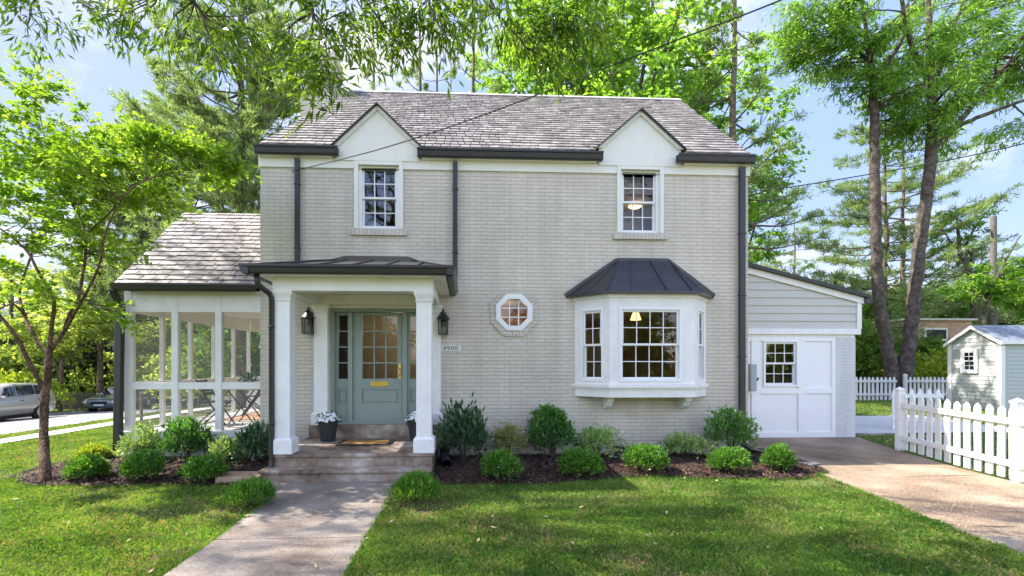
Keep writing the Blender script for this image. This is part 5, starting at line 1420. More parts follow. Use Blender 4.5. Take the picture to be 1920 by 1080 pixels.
def make_pine(name, label, base, H, r0, whorls, lm, bark, seed, group=None, lean=(0, 0), needle=.24, per=1.0, first=.3, blen=(2.0, 3.6), nb=(3, 5), up=.18, top_shape=1.0, rot0=0):
    """pine: straight trunk, whorls of long horizontal limbs carrying flat sprays of needles"""
    rg = np.random.default_rng(seed); rr_ = random.Random(seed)
    t = thing(name, label, 'tree', base, group)
    x, y, z = base; tm = MB(); n = 9
    pts = [Vector((x+lean[0]*(i/n)+rr_.uniform(-.06, .06), y+lean[1]*(i/n)+rr_.uniform(-.06, .06), z-.2+(H+.2)*i/n)) for i in range(n+1)]
    rs = [r0*(1-.85*(i/n)) for i in range(n+1)]
    pp, rq = smooth_path([(*p, r) for p, r in zip(pts, rs)], 4, .01, rr_); tm.tube(pp, rq, 10)
    bv = MB(); V = []; Dn = []
    for w in range(whorls):
        f = first+(1-first)*(w+rr_.uniform(-.3, .3))/whorls; f = min(max(f, .05), .99)
        c = pts[0].lerp(pts[-1], f); c = Vector((x+lean[0]*f, y+lean[1]*f, z+H*f))
        for k in range(rr_.randint(*nb)):
            a = rr_.uniform(0, 2*pi); L_ = rr_.uniform(*blen)*(1-(.75*max(0, (f-first)/(1-first))**1.5)*top_shape)
            d = Vector((cos(a), sin(a), 0)); e = c+d*L_+Vector((0, 0, up*L_+rr_.uniform(-.25, .35)*L_*.5)); mid = c.lerp(e, .5)+Vector((rr_.uniform(-.1, .1)*L_, rr_.uniform(-.1, .1)*L_, -.10*L_))
            rb = r0*(1-.85*f)*.28+.01
            bp, br_ = smooth_path([(*c, rb), (*mid, rb*.6), (*e, rb*.15)], 5, .015, rr_); bv.tube(bp, br_, 5, cap=False)
            nsp = max(3, int(L_*4.2*per))
            for q in range(nsp):
                g = rr_.uniform(.35, 1.03)**.8; i = min(int(g*(len(bp)-1)), len(bp)-1); s = bp[i]
                sd = d.cross(Vector((0, 0, 1)))*rr_.choice((-1, 1)); o = (d*.6+sd*rr_.uniform(.2, 1)+Vector((0, 0, rr_.uniform(-.05, .45)))).normalized(); ll = rr_.uniform(.3, .75)*L_*.33
                e2_ = s+o*ll; bv.tube([s, e2_], [rb*.3, .006], 3, cap=False)
                m_ = int(34*per); tt = rg.uniform(.25, 1.05, (m_, 1)); P0 = np.array(s)*(1-tt)+np.array(e2_)*tt
                P0 = P0+rg.normal(0, .045, P0.shape)
                dd = np.array(o)*.7+rg.normal(0, .55, (m_, 3))+np.array([0, 0, .25])
                V.append(P0); Dn.append(dd)
    n0 = len(tm.v); tm.v += bv.v; tm.f += [tuple(k+n0 for k in f) for f in bv.f]; tm.m += bv.m
    tm.build('trunk', bark, t, smooth=True)
    Vc = np.concatenate(V); Dc = np.concatenate(Dn); Ls = rg.uniform(.7, 1.15, len(Vc))*needle
    leaves('crown', lm, t, [leaf_arrays(Vc, Dc, Ls, Ls*.14, rg=rg)])
    return t

def DP(u, v, d, r): return (*D(u, v, d), r)

# ---- 1. slender ornamental tree at the left bed (depth about 7 m) ------------
b = G(85, 908); d0 = 7.05
def O(u, v, dd=0, r=.03): return DP(u, v, d0+dd, r)
limbs = [
    [(b[0], b[1], -.05, .15), (b[0], b[1]+.0, .10, .115), O(82, 800, 0, .088), O(84, 745, 0, .088), O(90, 700, .0, .078), O(92, 655, .05, .075)],
    [O(85, 735, 0, .06), O(60, 690, -.1, .05), O(35, 640, -.2, .042), O(5, 598, -.3, .036), O(-40, 560, -.4, .028), O(-100, 500, -.5, .015)],
    [O(92, 665, .05, .05), O(70, 640, .1, .042), O(45, 590, .3, .036), O(38, 540, .5, .032), O(60, 470, .7, .024), O(55, 400, .8, .016), O(40, 300, .9, .008)],
    [O(93, 660, .05, .055), O(97, 610, .0, .046), O(100, 560, -.1, .040), O(75, 515, -.2, .032), O(50, 470, -.3, .026), O(15, 440, -.4, .018), O(-40, 400, -.5, .01)],
    [O(95, 655, .05, .055), O(118, 625, .15, .048), O(130, 590, .2, .042), O(150, 550, .3, .036), O(160, 440, .4, .028), O(130, 370, .5, .02), O(90, 280, .5, .014), O(70, 190, .4, .007)],
    [O(118, 625, .15, .036), O(150, 570, -.2, .032), O(185, 500, -.4, .026), O(200, 430, -.6, .02), O(245, 355, -.7, .014), O(330, 320, -.8, .008)],
    [O(160, 440, .4, .02), O(205, 400, .3, .018), O(245, 350, .3, .014), O(300, 330, .2, .010), O(400, 310, .1, .006)],
    [O(45, 590, .3, .03), O(25, 570, .2, .026), O(-20, 545, .2, .02), O(-80, 480, .1, .01)],
]
blobs = []
def B(u, v, dd, wu, hv, n, dr=.9):
    c = D(u, v, d0+dd); s = F/(d0+dd); blobs.append((*c, wu/s, dr, hv/s, n))
B(50, 320, 0, 115, 70, 56, 1.5); B(190, 335, 0, 125, 42, 42, 1.4); B(320, 300, -.1, 100, 26, 32, .9); B(410, 300, -.1, 40, 14, 7, .5); B(-30, 420, 0, 120, 90, 16, 1.4); B(90, 240, .2, 80, 40, 18, 1.2); B(35, 160, .2, 40, 50, 9, .7)
B(240, 265, .3, 60, 22, 9, .8); B(100, 430, .3, 110, 35, 12, 1.2); B(190, 450, .2, 60, 30, 7, .8); B(30, 480, .1, 70, 35, 6, 1.0); B(150, 560, .1, 50, 30, 4, .6); B(40, 560, .1, 50, 30, 3, .7); B(232, 595, -.2, 8, 15, 1, .2)
make_tree('ornamental_tree', 'slender multi stemmed tree with bright green crown in the left bed', 'tree', (b[0], b[1], 0), limbs, blobs, LM['maple'], M['bark_red'], 31, .092, .054, 92, .30, rscale=.60, droop=.10, flat=.28, twig=.009, branch_sag=.03, trunk_sides=12, side_twigs=5, jit=.004)

# ---- 2. double trunk tree on the right (depth about 22 m) --------------------
d0 = 19.8; blobs = []
b = D(1683, 752, d0); bz = .15
limbs = [
    [(b[0]-.15, b[1], -.1, .62), O(1672, 715, 0, .42), O(1662, 640, 0, .36), O(1648, 560, 0, .34), O(1643, 430, 0, .31), O(1640, 300, 0, .28), O(1637, 170, 0, .24), O(1633, 120, 0, .18), O(1620, 30, 0, .10), O(1600, -80, 0, .04)],
    [(b[0]+.25, b[1], -.1, .62), O(1698, 700, 0, .44), O(1708, 620, 0, .38), O(1718, 520, 0, .37), O(1730, 420, 0, .34), O(1745, 290, 0, .32), O(1748, 200, 0, .26), O(1742, 60, 0, .18), O(1740, -60, 0, .10), O(1745, -220, 0, .04)],
    [O(1637, 165, 0, .17), O(1660, 125, -.3, .14), O(1690, 75, -.6, .11), O(1705, 0, -.8, .07), O(1720, -80, -1, .03)],
    [O(1745, 285, 0, .22), O(1780, 250, .2, .20), O(1830, 190, .4, .16), O(1880, 130, .6, .13), O(1930, 80, .8, .10), O(2000, 0, 1, .04)],
    [O(1778, 245, .2, .15), O(1830, 222, 0, .13), O(1900, 195, -.3, .10), O(1980, 170, -.6, .07), O(2060, 150, -.9, .03)],
    [O(1748, 165, -.2, .18), O(1720, 110, -.6, .16), O(1700, 60, -1.0, .13), O(1690, 0, -1.3, .10), O(1660, -80, -1.6, .04)],
    [O(1748, 200, 0, .14), O(1772, 90, .3, .12), O(1800, 20, .5, .10), O(1830, -80, .8, .04)],
    [O(1633, 130, 0, .12), O(1600, 80, .4, .09), O(1560, 40, .6, .06), O(1500, 20, .8, .03)],
    [O(1900, 195, -.3, .06), O(1915, 210, -.3, .05), O(1960, 260, -.4, .03)],
]
B(1620, 60, 0, 110, 55, 34, 2.6); B(1530, 45, .3, 75, 40, 32, 2); B(1570, 100, .2, 60, 55, 22, 1.8); B(1500, 80, .5, 30, 40, 8, 1.2); B(1700, 90, 0, 90, 75, 30, 2.8); B(1735, 190, -.5, 65, 50, 22, 2.2); B(1790, 130, .4, 90, 80, 30, 2.6); B(1860, 60, .5, 110, 75, 38, 3); B(1900, 120, .5, 80, 50, 22, 2.4); B(1725, 235, 0, 60, 30, 16, 1.6); B(1680, 175, 0, 60, 45, 18, 1.6)
B(1850, 265, .3, 85, 25, 4, 2); B(1930, 240, .3, 50, 50, 9, 2); B(1980, 80, 1, 110, 110, 38, 2.6); B(1700, -60, 0, 260, 70, 50, 4); B(1600, 150, 0, 40, 30, 8, 1.2); B(1680, 260, 0, 50, 28, 5, 1.2); B(1740, 380, 0, 30, 60, 0, 1)
make_tree('double_trunk_tree', 'tall double trunk tree with feathery bright green crown at the right', 'tree', (b[0], b[1], .15), limbs, blobs, LM['locust'], M['bark'], 41, .27, .065, 84, .78, rscale=.63, droop=.45, flat=.55, twig=.02, branch_sag=.06, trunk_sides=14, side_twigs=7, jit=.03)

# ---- 3. overhead willow oak: trunk behind the camera, limbs over the lawn ------
limbs = [
    [(-4.5, -15.0, -.2, .55), (-4.4, -14.9, 2, .42), (-4.2, -14.6, 4.5, .36), (-3.6, -13.5, 7, .30), (-2.8, -11.5, 9, .22), (-1.5, -8.5, 10.2, .15), (0, -5, 10.8, .10), (1.5, -2, 11.2, .05)],
    [(-4.2, -14.6, 4.5, .28), (-5.5, -12.5, 6.5, .22), (-6.5, -10, 7.6, .17), (-6.6, -7, 8.2, .12), (-6.2, -4, 8.4, .08), (-6.0, -1.5, 8.3, .04)],
    [(-4.2, -14.6, 4.2, .26), (-3.2, -12.5, 5.8, .20), (-2.3, -9.8, 6.7, .14), (-1.9, -7.4, 6.9, .09), D(560, -60, 4.6)+(.05,), D(585, 20, 4.7)+(.026,), D(612, 90, 4.6)+(.014,), D(625, 215, 4.5)+(.006,)],
    [(-2.8, -11.5, 7.2, .16), (-1.0, -9.0, 7.6, .12), D(905, -120, 4.8)+(.07,), D(910, -20, 4.8)+(.03,), D(955, 55, 4.7)+(.018,), D(1010, 110, 4.6)+(.007,)],
    [(-1.0, -9.0, 7.6, .10), D(1150, -170, 5.0)+(.07,), D(1100, -50, 5.0)+(.035,), D(1080, 0, 5.0)+(.022,), D(1105, 60, 5.0)+(.008,)],
    [(-2.3, -9.8, 6.7, .10), D(330, -150, 4.6)+(.06,), D(350, -40, 4.5)+(.03,), D(385, 45, 4.4)+(.018,), D(430, 160, 4.3)+(.006,)],
    [D(560, -60, 4.6)+(.04,), D(640, -30, 4.5)+(.03,), D(690, 10, 4.5)+(.02,), D(735, 75, 4.6)+(.007,)],
    [(-6.5, -10, 7.6, .10), D(60, -170, 5.2)+(.07,), D(100, -60, 5.2)+(.035,), D(60, 10, 5.2)+(.018,), D(55, 70, 5.2)+(.006,)],
    [(-.5, -8.6, 7.5, .09), D(820, -120, 4.4)+(.05,), D(800, -20, 4.3)+(.025,), D(830, 60, 4.3)+(.007,)],
]
blobs = []; d0 = 4.6
for (u, v, dd, wu, hv, n, dr) in (
    (320, 0, -.1, 80, 24, 5, .6), (300, 40, -.2, 40, 14, 1, .4), (430, 15, 0, 70, 26, 5, .6), (430, 75, 0, 25, 20, 2, .4), (540, 25, .1, 80, 34, 7, .6), (640, 30, 0, 70, 40, 9, .5),
    (600, 110, 0, 35, 30, 4, .3), (600, 165, -.1, 18, 20, 2, .2), (590, 135, 0, 28, 16, 3, .2), (425, 118, -.1, 18, 18, 2, .2), (615, 205, -.1, 12, 12, 1, .15), (740, 20, .1, 70, 28, 7, .5), (760, 62, .1, 40, 14, 2, .3), (840, 15, 0, 60, 24, 6, .5), (850, 50, 0, 30, 18, 2, .3), (930, 25, .1, 60, 32, 7, .5),
    (985, 62, .1, 60, 30, 7, .5), (1060, 30, .2, 80, 34, 9, .6), (1110, 60, .2, 45, 22, 4, .4), (1140, 15, .3, 45, 24, 5, .5), (1030, 92, .1, 45, 12, 2, .3), (60, 15, .6, 60, 24, 4, .5), (70, 50, .6, 50, 22, 2, .5), (180, 20, .5, 60, 22, 3, .5), (250, 10, .2, 50, 18, 2, .4)):
    B(u, v, dd, wu, hv, n, dr)
near = len(blobs)
# unseen canopy clusters, added to shade lawn and porch roof and mirror in panes
for (x, y, z, rx, ry, rz_, n) in ((-7.4, -6, 8.8, 2.8, 2.2, 1.0, 22), (-3.0, -5.6, 8.6, 2.8, 1.8, .9, 18), (-9.5, -3.0, 9.8, 1.8, 1.8, .9, 30), (.5, -6.0, 9.2, 2.6, 2.0, .9, 8), (-6.5, -2.4, 9.5, 2.6, 1.8, .9, 56), (-3.2, -2.2, 9.5, 2.4, 1.6, .8, 42), (-.2, -2.2, 9.4, 2.2, 1.5, .8, 22), (-2, -11.5, 10, 3.5, 2.5, 1.3, 14), (-3.1, -9.2, 8.1, 1.7, 1.2, .9, 16), (6.6, -9.5, 8.4, 1.5, 1.2, .9, 9), (-10.5, 1.95, 10.7, 2.2, 1.7, .8, 42)):
    blobs.append((x, y, z, rx, ry, rz_, n))
make_tree('willow_oak', 'willow oak whose drooping leafy branches hang across the top of the photo', 'tree', (-4.5, -15, 0), limbs, blobs, LM['oak'], M['bark'], 51, .135, .030, 52, .38, rscale=.6, droop=.6, flat=.8, twig=.007, branch_sag=.03, side_twigs=6, jit=.012, dist_pen=.1)

# ---- 4. pines ------------------------------------------------------------------
p = D(1376, 690, 19); pinA = make_pine('pine_tree', 'slim pine rising directly behind the right end of the house roof', (p[0], p[1], .1), 21, .22, 15, LM['pine'], M['bark_pine'], 61, first=.30, blen=(1.8, 3.3), nb=(2, 4), per=1.0, up=.08)
p = D(1660, 690, 29); pinB = make_pine('pine_tree', 'tall pine behind the double trunk tree, left of the pair', (p[0], p[1], .1), 17, .24, 17, LM['pine'], M['bark_pine'], 62, first=.18, blen=(3.8, 7.4), nb=(3, 5), needle=.30, per=1.0, up=.10)
p = D(1694, 690, 31); pinC = make_pine('pine_tree', 'tall pine behind the double trunk tree, right of the pair', (p[0], p[1], .1), 17.5, .22, 15, LM['pine'], M['bark_pine'], 63, first=.2, blen=(3.8, 7.4), nb=(3, 5), needle=.30, per=1.0, up=.10)
p = D(452, 690, 19); pinD = make_pine('pine_tree', 'big multi limbed pine behind the side porch roof', (p[0], p[1], -.2), 16.5, .36, 22, LM['pine'], M['bark_pine'], 64, first=.30, blen=(2.6, 4.4), nb=(5, 7), per=1.5, up=.35, top_shape=.7)
def kids(o): return [c for c in children(o)]
KP = {o: kids(o) for o in (pinA, pinB, pinC, pinD)}
def clone(src, label, loc, rot, sc, group=None):
    c = copy_tree(src, None, label, loc, rot, sc, KP[src])
    if group: c['group'] = group
    return c
def g0(u, d, dz=0):
    p = D(u, 690, d); return (p[0], p[1], gz(p[0], p[1])+dz)
clone(pinD, 'leaning pine high at the upper left behind the slender tree', g0(235, 31), 2.1, (.8, .8, 1.1))
clone(pinD, 'pine whose limbs show between the slender tree and the chimney', g0(355, 30), 4.0, (1.1, 1.1, 1.15))
for u, d, r, s, lb in ((787, 25, .4, 1.0, 'leftmost'), (818, 29, 1.9, 1.05, 'second'), (888, 26, 3.0, 1.08, 'third and thickest')):
    clone(pinA, lb+' of the three straight trunks standing behind the middle of the roof', g0(u, d), r, (s, s, s), 'straight trunks behind the roof')
clone(pinA, 'thin pine trunk between the two upper straight trunks behind the roof', g0(846, 33), 5.2, (.7, .7, 1.1))
clone(pinA, 'pine filling the gap behind the chimney', g0(700, 31), 2.6, (1.2, 1.2, 1.15))
clone(pinC, 'far pine at the right behind the garage roof', g0(1490, 42), 1.0, (.9, .9, .85))
clone(pinB, 'far pine near the right edge behind the utility pole', g0(1840, 46), 4.4, (1.0, 1.0, .8))

# ---- 5. broadleaf prototypes -----------------------------------------------------
def generic_tree(label, base, H, R, lm, seed, name='broadleaf_tree', ncl=110, leafL=.30, leafW=.17, per=90, low=.25, bark='bark', group=None, r0=.22, crad=.9, fork=False):
    x, y, z = base; rr_ = random.Random(seed)
    limbs = [[(x, y, z-.2, r0*1.4), (x+.05, y, z+H*.15, r0), (x-.08, y+.05, z+H*.45, r0*.75), (x+.1, y, z+H*.75, r0*.4), (x, y, z+H*.95, r0*.1)]]
    if fork: limbs = [[(x, y, z-.2, r0*1.3), (x, y, z+H*.55, r0)], [(x, y, z+H*.55, r0*.8), (x-R*.2, y, z+H*.72, r0*.6), (x-R*.32, y, z+H*.95, r0*.2)], [(x, y, z+H*.55, r0*.8), (x+R*.09, y, z+H*.7, r0*.6), (x+R*.2, y, z+H*.95, r0*.2)]]
    for k in range(6):
        a = k*2*pi/6+rr_.uniform(-.4, .4); h = rr_.uniform(.3, .6); q = rr_.uniform(.5, .85)
        limbs.append([(x, y, z+H*h, r0*.45), (x+R*.4*q*cos(a), y+R*.4*q*sin(a), z+H*(h+.12), r0*.32), (x+R*q*cos(a), y+R*q*sin(a), z+H*(h+.25), r0*.1)])
    bl = []
    for k in range(9):
        a = rr_.uniform(0, 2*pi); q = rr_.uniform(.2, .62)*R; zz = rr_.uniform(low+.12, .88)
        w = R*rr_.uniform(.38, .55)
        bl.append((x+q*cos(a), y+q*sin(a), z+H*zz, w, w, H*.13, ncl//9))
    return make_tree(name, label, 'tree', base, limbs, bl, lm, M[bark], seed, leafL, leafW, per, crad, droop=.25, flat=.5, group=group, side_twigs=5, twig=.02)
tA = generic_tree('spreading tree with sunlit yellow green crown across the side street behind the silver car', g0(20, 34), 10.5, 5.2, LM['far'], 71, ncl=150, low=.05, per=75)
tB = generic_tree('leafy tree with forked dark limbs behind the roof, left of the right gable', g0(1181, 21), 19.5, 5.6, LM['locust'], 72, ncl=135, low=.42, r0=.14, fork=True)
tC = generic_tree('dark green understory tree behind the double trunk tree', g0(1650, 30), 6.2, 4.0, LM['far2'], 73, ncl=150, low=.0, r0=.12)
for o in (tA, tB, tC): KP[o] = kids(o)
FG = 'trees across the side street'
for i, (u, d, r, s, lb) in enumerate(((95, 42, 1.0, 1.0, 'sunlit tree across the street above the wooden fence'), (200, 44, 2.4, 1.15, 'tall pale green tree across the street left of the porch post'), (300, 40, 3.6, 1.0, 'pale green tree seen through the left screen panel of the side porch'), (-60, 36, 5.0, 1.1, 'tree across the street at the far left edge'),
    (380, 36, .5, 1.0, 'tree seen through the middle screen panel of the side porch'), (440, 33, 1.7, .9, 'tree seen through the right screen panel of the side porch'), (150, 60, 4.1, 1.5, 'distant tall tree over the wooden fence'), (330, 58, 3.1, 1.4, 'distant tall tree above the side porch roof'), (20, 55, 2.0, 1.5, 'distant tall tree over the silver car'))):
    clone(tA, lb, g0(u, d), r, (s, s, s*.95), FG)
for u, d, r, s, lb in ((1080, 27, 1.2, 1.15, 'bright leafy tree behind the roof between the two gables'), (1000, 31, 3.4, 1.2, 'bright leafy tree just right of the straight trunks behind the roof'), (1290, 27, 5.1, 1.05, 'bright leafy tree behind the right gable'), (1390, 34, 2.3, .8, 'bright leafy tree beyond the right end of the roof')):
    clone(tB, lb, g0(u, d), r, (s, s, s), 'bright trees behind the house')
for u, d, r, s, lb in ((1760, 33, .8, 1.1, 'bushy tree above the shed roof'), (1712, 23.8, 3.2, .50, 'small bushy tree half hiding the tan board building'), (1850, 36, 2.2, 1.25, 'bushy tree around the utility pole base'), (1950, 34, 4.0, 1.3, 'bushy tree at the far right edge behind the shed'), (1560, 33, 5.0, 1.0, 'bushy tree just right of the garage roof end'), (1460, 36, 3.0, 1.1, 'bushy tree low behind the garage roof'), (1700, 44, 1.0, 1.5, 'tall bushy tree far behind the tan board building'), (1900, 50, 2.0, 1.6, 'tall rounded tree far behind the shed'), (1600, 50, 4.2, 1.5, 'tall rounded tree far behind the garage')):
    clone(tC, lb, g0(u, d), r, (s, s, s), 'bushy trees beyond the back fence')
# small dark stemmed tree and bare topped tree near the pole
p = g0(1842, 22)
make_tree('small_tree', 'small dark stemmed tree with sparse bright leaves right behind the shed roof', 'tree', p, [[(p[0], p[1], p[2]-.2, .11), DP(1845, 600, 22, .09), DP(1850, 560, 22, .075), DP(1870, 520, 22, .05), DP(1920, 500, 22, .02)], [DP(1850, 560, 22, .06), DP(1835, 530, 22, .05), DP(1800, 505, 22, .02)], [DP(1860, 540, 22, .05), DP(1890, 480, 22, .04), DP(1915, 440, 22, .015)]],
    [(*D(1880, 520, 22), 1.9, 1.2, .9, 26), (*D(1830, 545, 22), 1.2, 1, .5, 12), (*D(1910, 560, 22), 1.2, 1, .6, 10)], LM['locust'], M['bark'], 81, .24, .11, 70, .6, droop=.3, flat=.5)
p = g0(1822, 27)
make_tree('bare_topped_tree', 'thin bare topped tree with a few leaves left of the utility pole', 'tree', p, [[(p[0], p[1], p[2]-.2, .2), DP(1828, 600, 27, .17), DP(1815, 510, 27, .14), DP(1800, 470, 27, .11), DP(1795, 420, 27, .06), DP(1790, 385, 27, .02)], [DP(1815, 520, 27, .1), DP(1822, 480, 27, .09), DP(1812, 460, 27, .07), DP(1840, 410, 27, .04), DP(1875, 375, 27, .015)], [DP(1800, 470, 27, .06), DP(1780, 450, 27, .04), DP(1760, 420, 27, .02)]],
    [(*D(1820, 410, 27), 1.4, 1, .7, 16), (*D(1780, 430, 27), 1.2, 1, .7, 12), (*D(1815, 440, 27), 1.2, 1, .8, 10)], LM['far2'], M['bark'], 82, .22, .10, 40, .6, droop=.1, flat=.4)
# dark conifer across the street, dark street trunks
p = g0(150, 35)
sp_ = make_pine('spruce_tree', 'dark blue green conifer across the street behind the wooden fence', p, 5.6, .16, 20, LM['spruce'], M['bark_pine'], 91, first=.12, blen=(1.8, 2.7), nb=(5, 7), per=1.3, up=-.12, top_shape=1.2)
for (u, d, w, h, lb, bk) in ((187, 31.5, .19, 9, 'pale thick street trunk between the slender tree and the porch', 'bark_pine'), (113, 29.5, .13, 5.5, 'thin grey forked street trunk just right of the silver car', 'bark_pine')):
    p = g0(u, d); make_tree('street_tree', lb, 'tree', p, [[(p[0], p[1], p[2]-.2, w), (p[0]+.05, p[1], p[2]+h*.5, w*.8), (p[0]-.1, p[1], p[2]+h*.9, w*.45)], [(p[0]+.05, p[1], p[2]+h*.5, w*.5), (p[0]+1.2, p[1]+.3, p[2]+h*.8, w*.2)], [(p[0], p[1], p[2]+h*.45, w*.5), (p[0]-1.3, p[1]+.3, p[2]+h*.8, w*.2)]],
        [(p[0], p[1], p[2]+h*.92, 3.0, 2.4, h*.14, 60), (p[0]-1, p[1], p[2]+h*.7, 2.2, 2, h*.10, 24)], LM['far'], M[bk], int(u), .26, .15, 70, .8, droop=.3, flat=.5)
# yellow green hedges
def hedge(lab, u, d, w, h, lk, seed, n=5200, dy=1.2):
    p = g0(u, d); return blob_shrub('hedge', lab, 'shrub', p, w/2, dy, h, n, .20, .11, LM[lk], None, shell=.4, updir=.3, seed=seed, lumps=16)
hedge('yellow green bush left of the shed behind the picket fence', 1752, 22.5, 3.6, 1.9, 'gold', 101)
hedge('dark bush between the garage and the double trunk tree', 1625, 24, 2.6, 3.4, 'far2', 102)
hedge('low green bush just beyond the garage corner behind the fence', 1590, 25, 2.6, 2.8, 'far2', 103)
hedge('tall pale green bush behind the base of the double trunk tree', 1672, 29, 3.0, 4.0, 'far', 104)
hedge('yellow green bush behind the roof of the silver car', 25, 27.5, 5.0, 2.3, 'gold', 105)
hedge('green bush on the far side of the wooden fence', 128, 34, 6.5, 2.6, 'far', 106, dy=2)
hedge('green bush behind the grey sedan, left of the pale trunk', 215, 40, 5.0, 2.6, 'far2', 107)
hedge('green bush seen through the porch screens above the sedan', 330, 44, 7.0, 3.2, 'far', 108, dy=2)
hedge('leafy bush seen low through the middle screens of the side porch', 372, 24, 4.2, 2.4, 'far', 109)
hedge('dark leafy bush seen through the right screens of the side porch', 440, 20, 3.4, 3.6, 'far2', 110)
# trees on the lot across the front street (behind the camera, seen mirrored in the panes)
for x, y, r, s, src, lb in ((-9, -34, .3, 1.2, tA, 'first'), (3, -37, 1.9, 1.3, tA, 'second'), (14, -33, 3.1, 1.2, tA, 'third')):
    clone(src, lb+' spreading tree across the front street, behind the viewer', (x, y, 0), r, (s, s, s), 'trees across the front street')

# far wood all round the horizon
def far_woods():
    rg = np.random.default_rng(5); V = []; Dn = []
    n = 90000
    a = rg.uniform(0, 2*pi, n); R = rg.uniform(72, 92, n)
    # tree-like humps
    hump = 5.0+2.4*np.sin(a*37)+1.8*np.sin(a*61+1)+1.2*np.sin(a*113+2)
    z = rg.uniform(0, 1, n)**.8*hump*1.3-1.2
    x = R*np.cos(a); y = R*np.sin(a)-8.8
    P0 = np.stack([x, y, z], 1); dd = rg.normal(0, 1, (n, 3))
    L_ = rg.uniform(.7, 1.4, n)
    o = leaves('far_woods', LM['far'], None, [leaf_arrays(P0, dd, L_, L_*.75, rg=rg)]); tag(o, kind='stuff')
far_woods()

# ================================================================== GRASS
def grass():
    rg = np.random.default_rng(9); Vs = []; Mi = []
    b1x = [p[0] for p in bed1_f]; b1y = [p[1] for p in bed1_f]; b2x = [p[0] for p in bed2_f]; b2y = [p[1] for p in bed2_f]
    dly = [p[1] for p in drive_l][::-1]; dlx = [p[0] for p in drive_l][::-1]
    dry = [p[1] for p in drive_r][::-1]; drx = [p[0] for p in drive_r][::-1]
    gzv = np.vectorize(gz)
    def noise(x, y, s, ph):
        return (np.sin(x*s+ph)*np.cos(y*s*1.3+ph*2)+np.sin((x+y)*s*.7+ph*3)+.6*np.sin(x*s*2.3-y*s*1.9+ph)+.4*np.cos(x*s*4.1+y*s*3.7))/3
    def field(x0, x1, y0, y1, dens, hgt, w, keep):
        n = int((x1-x0)*(y1-y0)*dens); x = rg.uniform(x0, x1, n); y = rg.uniform(y0, y1, n)
        k = keep(x, y); x, y = x[k], y[k]
        bare = noise(x, y, 2.6, .7)+noise(x, y, 7, 2)*.6
        bare_c = np.exp(-(((x+2.7)/.9)**2+((y+3.3)/.35)**2))*1.0+np.exp(-(((x-1.2)/.9)**2+((y+3.0)/.25)**2))*.7+np.exp(-(((x-5.0)/.8)**2+((y+2.3)/.3)**2))*1.1+np.exp(-(((x+.45)/.25)**2+((y+3.5)/.7)**2))*.9
        prob = 1-np.clip((bare-.45)*1.6, 0, .55)-bare_c*.62
        k = rg.uniform(0, 1, len(x)) < prob; x, y = x[k], y[k]; bare = bare[k]+bare_c[k]
        n = len(x); z = gzv(x, y)
        h = hgt*rg.uniform(.5, 1.3, n)*(1+.25*noise(x, y, 5, 1)); a = rg.uniform(0, 2*pi, n); lean = rg.uniform(.1, 1.1, n)*h
        b_ = rg.uniform(0, 2*pi, n); ww = w*rg.uniform(.6, 1.3, n)
        dx, dy = np.cos(a)*ww/2, np.sin(a)*ww/2
        lx, ly = np.cos(b_)*lean, np.sin(b_)*lean
        A = np.stack([x-dx, y-dy, z-.005], 1); B_ = np.stack([x+dx, y+dy, z-.005], 1)
        C2 = np.stack([x+lx*.35+dx*.8, y+ly*.35+dy*.8, z+h*.6], 1); T = np.stack([x+lx, y+ly, z+h*(1-.25*lean/h)], 1)
        Vs.append(np.stack([A, B_, C2, T], 1).reshape(-1, 3)); Mi.append(np.where(rg.uniform(0, 1, n) < np.clip(.11+bare*.34, .06, .65), 1, 0))
    def keep_front(x, y):
        walk = (x > -2.37) & (x < -.91) | ((y > -2.87) & (x > -2.44) & (x < -.88)) | ((x > -2.86) & (x < -.42) & (y > -2.0))
        bed1 = (x > -.46) & (x < 5.8) & (y > np.interp(x, b1x, b1y)+.02+.06*np.sin(x*9))
        bed2 = (x > -7.05) & (x < -2.4) & (y > np.interp(x, b2x, b2y)+.02+.05*np.sin(x*11))
        dr = x > np.interp(y, dly, dlx)+.04*np.sin(y*9)+.02
        walk = (x > -2.35+.03*np.sin(y*14)) & (x < -.94+.03*np.sin(y*11)) | walk & (y > -2.9)
        return ~(walk | bed1 | bed2 | dr)
    field(-6.2, 5.4, -5.3, -3.4, 5200, .044, .0052, keep_front)
    field(-8.5, 6.0, -3.4, -1.2, 3800, .042, .006, keep_front)
    field(-11.3, -6.2, -5.2, -1.2, 1800, .045, .008, keep_front)
    kl = lambda x, y: ~((x > -6.6) & (y > -.9)) & ~((x > -7.1) & (y > -1.5) & (y < .1) & (x > -7.0))
    field(-11.3, -6.2, -1.2, 9, 1100, .05, .011, kl)
    field(-13.7, -12.4, -4, 26, 700, .05, .013, lambda x, y: x < 99)
    field(-27, -23.6, 8, 34, 260, .08, .03, lambda x, y: x < 99)
    field(8.0, 16, -6, 9.5, 520, .06, .012, lambda x, y: (x > np.interp(y, dry, drx)+.12) & ~((x > 8.3) & (x < 13.1) & (y > 1.3) & (y < 4.5)) & ~((x < 8.5) & (y > 1)))
    field(14, 20, 4.4, 16, 160, .07, .02, lambda x, y: x < 99)
    V = np.concatenate(Vs); mi = np.concatenate(Mi)
    o = np_mesh('grass', V, np.arange(len(V)).reshape(-1, 4), [LM['grass'], LM['grass_dry']], None, mi=mi); tag(o, kind='stuff')
    print('grass blades', len(mi))
grass()
